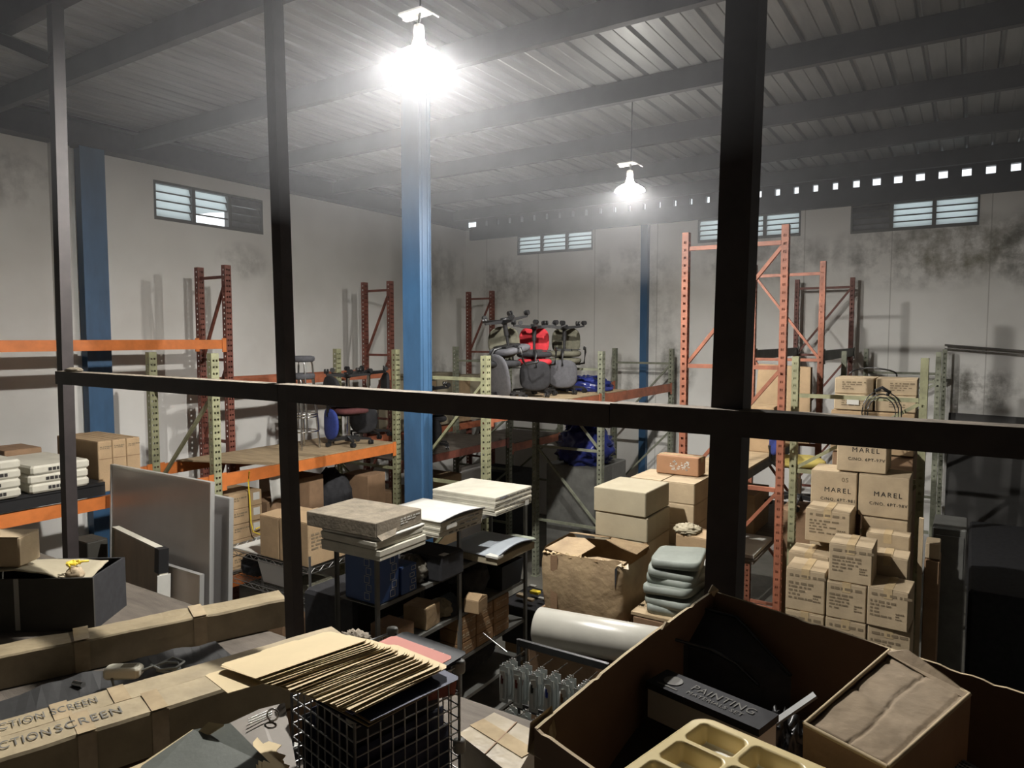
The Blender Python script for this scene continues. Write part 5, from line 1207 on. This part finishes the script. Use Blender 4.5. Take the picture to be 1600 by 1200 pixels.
# carton on the floor between the cube and the open box
P_ = [onZ(716,1146,2.21), onZ(772,1113,2.21), onZ(845,1146,2.21), onZ(805,1215,2.21)]
mb = MB(); lo = [Vector((p.x,p.y,MZ+.004)) for p in P_]; mb.hexa([lo[0],lo[3],lo[2],lo[1],P_[0],P_[3],P_[2],P_[1]])
m_a, m_b = (P_[0]+P_[1])/2, (P_[2]+P_[3])/2; 
o = mb.build('cardboard_carton', LCD); tag(o, 'tan carton with wrinkled clear tape on the floor beside the big open box', 'carton')
MB().bar(m_a+Vector((0,0,.002)), m_b+Vector((0,0,.002)), .06, .002).build('tape', CLEAR, o)
MB().bar((P_[0]+P_[3])/2+Vector((0,0,.0025)), (P_[1]+P_[2])/2+Vector((0,0,.0025)), .004, .002).build('seam', CARD3, o)
# ================================================================== BIG OPEN BOX AND ITS CONTENTS
ZR = 2.78
BOXI = mat('big_box_cardboard', (.135,.082,.048), .8, var=.15, vscale=4, bump=.06); RAWE = mat('raw_cardboard_edge', (.46,.36,.22), .85, var=.2)
c1 = onZ(835, 1137, ZR); c2 = onZ(1113, 922, ZR); c3a = onZ(1600, 1085, ZR); c3 = c2+(c3a-c2)*1.35; c4 = c1+(c3-c2)
ob = thing('open_box', ((c1.x+c3.x)/2, (c1.y+c3.y)/2, MZ), 'huge open cardboard box holding paint sets, trays and packaging', 'box')
ctr = (c1+c3)/2
def wall_panel(a, b, nm, ragged=3, dip=0):
    """upright cardboard wall from corner a to b with a slightly ragged rim"""
    mb = MB(); d = (b-a); d.z = 0; L_ = d.length; d.normalize(); nrm = Vector((-d.y, d.x, 0)); 
    if (ctr-a).dot(nrm) < 0: nrm = -nrm
    t = .007; n = 48; r = random.Random(nm+str(ragged)); vs = []; fs = []
    for i in range(n+1):
        x = L_*i/n; bow = .012*math.sin(PI*i/n); p = a+d*x-nrm*bow; zt = ZR+.002*noise.noise(Vector((x*9, ragged, 0)))-dip*math.sin(PI*i/n)
        if r.random() < .06: zt -= .004
        for off in (0, t):
            q = p+nrm*off; vs += [Vector((q.x,q.y,MZ+.004)), Vector((q.x,q.y,zt))]
    for i in range(n):
        k = i*4; fs += [(k,k+4,k+5,k+1), (k+2,k+3,k+7,k+6)]
        mb.mi += []
    mb.add(vs, fs); mb.add(vs, [(i*4+1,i*4+5,i*4+7,i*4+3) for i in range(n)], 1)
    mb.add(vs, [(0,1,3,2), (n*4+2,n*4+3,n*4+1,n*4)])
    o = mb.build(nm, [BOXI, RAWE], ob); fixn(o); return o
wall_panel(c1, c2, 'side', 3); wall_panel(c2, c3, 'side', 4); wall_panel(c3, c4, 'side', 5); wall_panel(c4, c1, 'side', 6)
MB().add([Vector((p.x,p.y,MZ+.006)) for p in (c1,c4,c3,c2)]+[Vector((p.x,p.y,MZ+.012)) for p in (c1,c4,c3,c2)], [(3,2,1,0),(4,5,6,7)]).build('bottom', BOXI, ob)
# torn, folded corner nearest the camera and frayed far corner
m = MB(); a_ = c1+Vector((0,0,.004)); d_ = (c2-c1).normalized(); e_ = (c4-c1).normalized()
m.add([a_+d_*.0-e_*.012, a_+d_*.07-e_*.010+Vector((0,0,.004)), a_+d_*.05+e_*.02-Vector((0,0,.03)), a_+e_*.035-Vector((0,0,.055)), a_-e_*.02-Vector((0,0,.06))], [(0,1,2,3,4)])
m.add([a_+e_*.035+d_*.012, a_+e_*.05+d_*.014-Vector((0,0,.03)), a_+e_*.042+d_*.02-Vector((0,0,.075)), a_+e_*.03+d_*.015-Vector((0,0,.05))], [(0,1,2,3)])
m.build('torn_corner', RAWE, ob, thick=.005)
m = MB(); f_ = (c3-c2).normalized(); m.add([c2-d_*.03+Vector((0,0,.003)), c2+Vector((0,0,.016)), c2+f_*.02+Vector((0,0,.006)), c2+f_*.01-Vector((0,0,.02))], [(0,1,2,3)]); m.build('torn_corner', RAWE, ob, thick=.005)
m = MB(); k_ = c1+d_*.55; m.add([k_+Vector((0,0,.0)), k_+d_*.025+Vector((0,0,.012)), k_+d_*.05+Vector((0,0,0))], [(0,1,2)]); m.build('rim_tear', RAWE, ob, thick=.005)
# dark filler board low inside
inset = lambda p, k: ctr+(p-ctr)*k
pb_ = [inset(p, .93) for p in (c1,c4,c3,c2)]
tag(MB().add([Vector((p.x,p.y,2.02)) for p in pb_]+[Vector((p.x,p.y,2.42)) for p in pb_], [(3,2,1,0),(4,5,6,7),(0,1,5,4),(1,2,6,5),(2,3,7,6),(3,0,4,7)]).build('storage_carton', BOXI), 'dark carton filling the lower part of the huge open box', 'carton')
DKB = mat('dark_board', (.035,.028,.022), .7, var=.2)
def tilt_box(p0, p1, wv, hv, m, name, label, cat, group=None):
    """box from a top edge p0-p1, extending by vector wv across the top and hv down"""
    wv, hv = Vector(wv), Vector(hv); P = [p0+hv, p1+hv, p1+wv+hv, p0+wv+hv, p0, p1, p1+wv, p0+wv]
    o = MB().hexa(P).build(name, m); fixn(o); return tag(o, label, cat, group)
# painting set: black printed lid, white tray below
q0 = onZ(1009, 1064, 2.705); q1 = onZ(1186, 1140, 2.705); dv = (q1-q0).normalized(); nv = Vector((-dv.y, dv.x, 0)); nv = nv if nv.y > 0 else -nv
pt = thing('painting_set', (q0+q1)/2-Vector((0,0,.10)), 'black boxed painting set with grey lettering inside the open box', 'painting set')
def pbox(a0,a1,b0,b1,z0,z1,nm,mm,par=pt):
    P = [q0+dv*a+nv*b+Vector((0,0,z)) for z in (z0,z1) for a,b in ((a0,b0),(a1,b0),(a1,b1),(a0,b1))]; o = MB().hexa(P).build(nm, mm, par); fixn(o); return o
LW = (q1-q0).length
pbox(0, LW, .0, .085, -.016, 0, 'lid', BLACKM); pbox(.004, LW-.004, .003, .082, -.085, -.0165, 'tray', mat('grey_white_card', (.42,.41,.38), .6))
def ptext(s, a, b, h, wd, m):
    t = text_mesh(s, h, 'lettering', m, pt, .0002); ww = max(v.co.x for v in t.data.vertices)-min(v.co.x for v in t.data.vertices)
    P = q0+dv*a+nv*b+Vector((0,0,.0015)); t.matrix_local = Matrix.Translation(P-pt.location) @ rotz(math.atan2(dv.y,dv.x)) @ Matrix.Diagonal((wd/ww,1,1,1))
PINK_ = mat('dull_grey_print', (.085,.08,.07), .7)
ptext('PAINTING', LW*.60, .052, .036, .15, PINK_); ptext('MATERIALS SET', LW*.58, .024, .018, .135, PINK_)
P = q0+dv*.045+nv*.045+Vector((0,0,.0012)); MB().lathe([(.001,.0),(.022,.0),(.022,.0006),(.001,.0006)], 20, M=Matrix.Translation(P), sm=False).build('emblem', mat('dull_emblem', (.09,.085,.075), .6), pt)
pbox(.022, .075, .012, .017, .0008, .0014, 'printing', PINK_)
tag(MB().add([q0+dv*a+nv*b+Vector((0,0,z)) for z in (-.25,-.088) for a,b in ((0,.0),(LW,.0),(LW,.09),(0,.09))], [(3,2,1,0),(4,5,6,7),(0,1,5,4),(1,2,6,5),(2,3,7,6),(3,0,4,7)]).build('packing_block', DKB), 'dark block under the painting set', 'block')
# black folded case at the far corner
k0, k1, k2, k3 = onZ(1048, 1000, 2.72), onZ(1085, 950, 2.74), onZ(1150, 966, 2.74), onZ(1236, 1058, 2.66)
mb = MB(); topv = [k0, k1, k2, k3, onZ(1190,1075,2.62), onZ(1075,1010,2.68)]; n = len(topv); mb.add(topv+[Vector((p.x,p.y,2.43)) for p in topv], [tuple(range(n)), tuple(range(2*n-1,n-1,-1))]+[(i,n+i,n+(i+1)%n,(i+1)%n) for i in range(n)])
o = mb.build('folded_case', BLACKM); fixn(o); tag(o, 'black folded case leaning in the far corner of the open box', 'case')
MB().tube([k0+Vector((0,0,.004)), onZ(1110,1018,2.69)+Vector((0,0,.006)), onZ(1150,1040,2.66)+Vector((0,0,.006)), onZ(1185,1074,2.625)+Vector((0,0,.006))], .004, 6).build('piping', BLACK, o)
MB().tube([k1+Vector((0,0,.004)), k2+Vector((0,0,.004)), k3+Vector((0,0,.004))], .004, 6).build('piping', BLACK, o)
# dark flap board on the camera side
f0, f1, f2, f3 = onZ(915,1180,2.55), onZ(1045,1112,2.60), onZ(1090,1150,2.60), onZ(1000,1260,2.55)
o = MB().add([f0,f1,f2,f3]+[p-Vector((0,0,.01)) for p in (f0,f1,f2,f3)], [(0,3,2,1),(4,5,6,7),(0,1,5,4),(1,2,6,5),(2,3,7,6),(3,0,4,7)]).build('dark_board', DKB); fixn(o); tag(o, 'dark board leaning inside the open box below the cream tray', 'board')
qz = onZ(1225, 1125, 2.60); blob((qz.x, qz.y, 2.43), (.09,.08,.11), 'plastic_film', BLACK, 'crumpled black film between the painting set and the small carton', 'film', 61, .45, 3, flat=-.06)
qz = onZ(1245, 1108, 2.66); tag(MB().bar(qz-Vector((.05,.0,.05)), qz+Vector((.03,.05,.02)), .02, .006).build('grey_strip', STEELG), 'grey strip sticking out of the black film', 'strip')
# cream compartment tray
TZ = 2.80
t0 = onZ(1094, 1117, TZ); tdir = (onZ(1300,1200,TZ)-onZ(1110,1120,TZ)).normalized(); tn = (onZ(1005,1200,TZ)-onZ(1075,1125,TZ)).normalized(); tn = (tn-tdir*tn.dot(tdir)).normalized()
ty = thing('compartment_tray', t0+tdir*.2+tn*.14-Vector((0,0,.05)), 'cream plastic tray with rounded compartments, nearest the camera', 'tray')
TW, TD, RIM = .42, .30, .018
cells = []
cw, chh = .088, .068
xs = [RIM+(cw+.012)*i for i in range(4)]; 
for i in range(4): cells.append((xs[i], RIM, cw, chh))
cells.append((RIM, RIM+chh+.012, cw, chh)); cells.append((RIM, RIM+2*(chh+.012), cw, chh)); cells.append((xs[1], RIM+chh+.012, cw*2+.012, chh*2+.012)); cells.append((xs[3], RIM+chh+.012, cw, chh*2+.012))
TW = xs[3]+cw+RIM; TD = RIM*2+chh*3+.024
def tp(x, y, z=0): return t0+tdir*x+tn*y+Vector((0,0,z))
mb = MB(); N = 40                              # top sheet as a fine grid with dips
def cellz(x, y):
    for (cx, cy, w_, d_) in cells:
        u_ = min(x-cx, cx+w_-x); v_ = min(y-cy, cy+d_-y)
        if u_ > 0 and v_ > 0:
            r_ = .012
            e = min(u_, v_) if not (u_ < r_ and v_ < r_) else r_-math.hypot(r_-u_, r_-v_)
            if e <= 0: return 0
            return -.030*min(1, (e/.009))**.8
    return 0
nx, ny = 150, 100; vs = []; keep = []
R0 = .035
def inside(x, y):
    ax, ay = max(R0-x, x-(TW-R0), 0), max(R0-y, y-(TD-R0), 0); return math.hypot(ax, ay) <= R0 or ax == 0 or ay == 0
for j in range(ny+1):
    for i in range(nx+1):
        x, y = TW*i/nx, TD*j/ny; ax, ay = max(R0-x, x-(TW-R0), 0), max(R0-y, y-(TD-R0), 0); h_ = math.hypot(ax, ay)
        if ax > 0 and ay > 0 and h_ > R0: 
            sx_, sy_ = (1 if x > TW/2 else -1), (1 if y > TD/2 else -1); cx_, cy_ = (TW-R0 if sx_ > 0 else R0), (TD-R0 if sy_ > 0 else R0); x, y = cx_+sx_*ax/h_*R0, cy_+sy_*ay/h_*R0
        vs.append(tp(x, y, cellz(x, y)))
fs = [(j*(nx+1)+i, j*(nx+1)+i+1, (j+1)*(nx+1)+i+1, (j+1)*(nx+1)+i) for j in range(ny) for i in range(nx)]
mb.add(vs, fs, 0, None, True)
for fi, f in enumerate(fs):
    j, i = divmod(fi, nx); 
    if cellz(TW*(i+.5)/nx, TD*(j+.5)/ny) < -.0299: mb.mi[fi] = 1
o = mb.build('tray_top', [CREAM, mat('pale_tray_floor', (.76,.74,.69), .5)], ty); fixn(o)
mb = MB(); rim = []
for i in range(48):
    th = 2*PI*i/48; x, y = TW/2+math.copysign(TW/2-R0, math.cos(th))+R0*math.cos(th), TD/2+math.copysign(TD/2-R0, math.sin(th))+R0*math.sin(th); rim.append((x, y))
n = len(rim); mb.add([tp(x,y,0) for x,y in rim]+[tp(x-.004*(x-TW/2)/TW,y,-.035) for x,y in rim], [(i,(i+1)%n,n+(i+1)%n,n+i) for i in range(n)], 0, None, True); mb.build('tray_skirt', CREAM, ty, thick=.002)
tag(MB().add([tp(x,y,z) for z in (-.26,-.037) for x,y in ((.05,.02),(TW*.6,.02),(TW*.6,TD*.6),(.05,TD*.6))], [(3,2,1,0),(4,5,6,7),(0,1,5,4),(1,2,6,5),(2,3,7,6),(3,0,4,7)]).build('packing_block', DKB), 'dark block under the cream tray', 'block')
# small open-topped carton leaning over the far rim
dS = 2.82
s0, s1, s2, s3 = onZ(1257,1131,dS), onZ(1390,1016,dS), onZ(1515,1085,dS), onZ(1387,1199,dS)
sc_ = thing('small_carton', (s0+s2)/2-Vector((0,0,.25)), 'small worn carton with a creased lid, sitting in the open box against its far rim', 'carton')
mb = MB(); lo = [p+(((s0+s2)/2)-p)*.03-Vector((0,0,.22)) for p in (s0,s3,s2,s1)]; mb.add(lo+[s0,s3,s2,s1], [(3,2,1,0),(0,1,5,4),(1,2,6,5),(2,3,7,6),(3,0,4,7)]); o = mb.build('carton_wall', CARD3, sc_, thick=.005); fixn(o)
LIDM = mat('matte_lid_cardboard', (.27,.205,.135), .9, var=.2, vscale=9, bump=.2, bscale=30)
def lidp(a, b): 
    p = (s0*(1-a)+s3*a)*(1-b)+(s1*(1-a)+s2*a)*b; cr = .004*math.exp(-((a-.5-.03*math.sin(7*b))/.018)**2)+.003*math.exp(-((b-.5)/.018)**2)+.003*math.exp(-((b-.9)/.02)**2)+.004*math.exp(-((a-.93)/.02)**2)
    return p+Vector((0,0,-.006-cr+.003*noise.noise(Vector((a*4,b*6,2)))+.02*(a-.5)*(b-.3)*.3))
mb = MB().grid(lambda a, b: lidp(.03+.96*a, .035+.93*b), 40, 48); o = mb.build('creased_lid', LIDM, sc_, thick=.004)
MB().tube([s0, s1], .004, 6).tube([s0, s3], .004, 6).tube([s1, s2], .004, 6).tube([s2, s3], .004, 6).build('raw_edge', RAWE, sc_)
m = MB(); m.add([s1-Vector((0,0,.002)), s1+(s2-s1)*.25+Vector((0,0,.022)), s1+(s2-s1)*.75+Vector((0,0,.010)), s2, s2+(s3-s2)*.05-Vector((0,0,.005)), s1+(s0-s1)*.05], [(0,1,2,3,4,5)]); m.build('torn_flap', LIDM, sc_, thick=.004)
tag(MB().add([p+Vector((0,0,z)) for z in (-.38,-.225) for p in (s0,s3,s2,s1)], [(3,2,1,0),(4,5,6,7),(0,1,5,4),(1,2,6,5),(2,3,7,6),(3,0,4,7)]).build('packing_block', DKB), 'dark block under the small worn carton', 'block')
# magazine by the small carton
g0, g1, g2, g3 = onZ(1395,1205,2.70), onZ(1440,1150,2.70), onZ(1530,1200,2.70), onZ(1500,1262,2.70)
mg = MB().add([g0,g1,g2,g3]+[p-Vector((0,0,.012)) for p in (g0,g1,g2,g3)], [(0,3,2,1),(4,5,6,7),(0,1,5,4),(1,2,6,5),(2,3,7,6),(3,0,4,7)]).build('booklet', mat('blue_grey_cover', (.20,.22,.24), .45)); fixn(mg); tag(mg, 'booklet with a white arc and fine print at the frame edge beside the small carton', 'booklet')
gx = (g2-g1); gy = (g0-g1); mb = MB(); arc = [g1+gx*(.28+.72*math.cos(t)*0+.62*(1-math.cos(t)))*1+gy*(.95-.9*math.sin(t)) for t in [PI/2*i/10 for i in range(11)]]
poly = [g1+gx*(1-.72*math.cos(PI/2*i/12))+gy*(1-.93*math.sin(PI/2*i/12)) for i in range(13)]+[g2, g3]
mb.add([p+Vector((0,0,.0012)) for p in poly], [tuple(range(len(poly)))]); o = mb.build('white_arc', WHITE, mg)
mb = MB(); 
for j in range(4):
    for i in range(9):
        p = g1+gx*(.45+.05*i)+gy*(.08+.06*j); mb.bar(p+Vector((0,0,.0022)), p+gx*.035+Vector((0,0,.0022)), .004, .0004)
mb.build('printing', INK, mg)
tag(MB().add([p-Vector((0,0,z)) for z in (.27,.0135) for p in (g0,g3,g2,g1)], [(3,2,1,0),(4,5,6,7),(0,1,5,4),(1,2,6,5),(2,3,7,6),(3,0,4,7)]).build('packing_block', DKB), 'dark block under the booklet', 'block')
# ------------------------------------------------------------------ haze volume under the roof, added to imitate lens glare
hm = bpy.data.materials.new('glare_volume'); hm.use_nodes = True; nt = hm.node_tree; nt.nodes.remove(nt.nodes['Principled BSDF'])
vs = nt.nodes.new('ShaderNodeVolumeScatter'); vs.inputs['Density'].default_value = HAZE; vs.inputs['Anisotropy'].default_value = .42; vs.inputs['Color'].default_value = (.93,.95,1,1)
nt.links.new(vs.outputs[0], nt.nodes['Material Output'].inputs['Volume'])
hz = MB().box(((XL+XR)/2, (YF+YB)/2, 5.0), (XR-XL-.6, YB-YF-.5, 1.96)).build('haze', hm)
tag(hz, 'thin haze added to imitate lens glare around the pendant lamps', 'haze', kind='stuff')
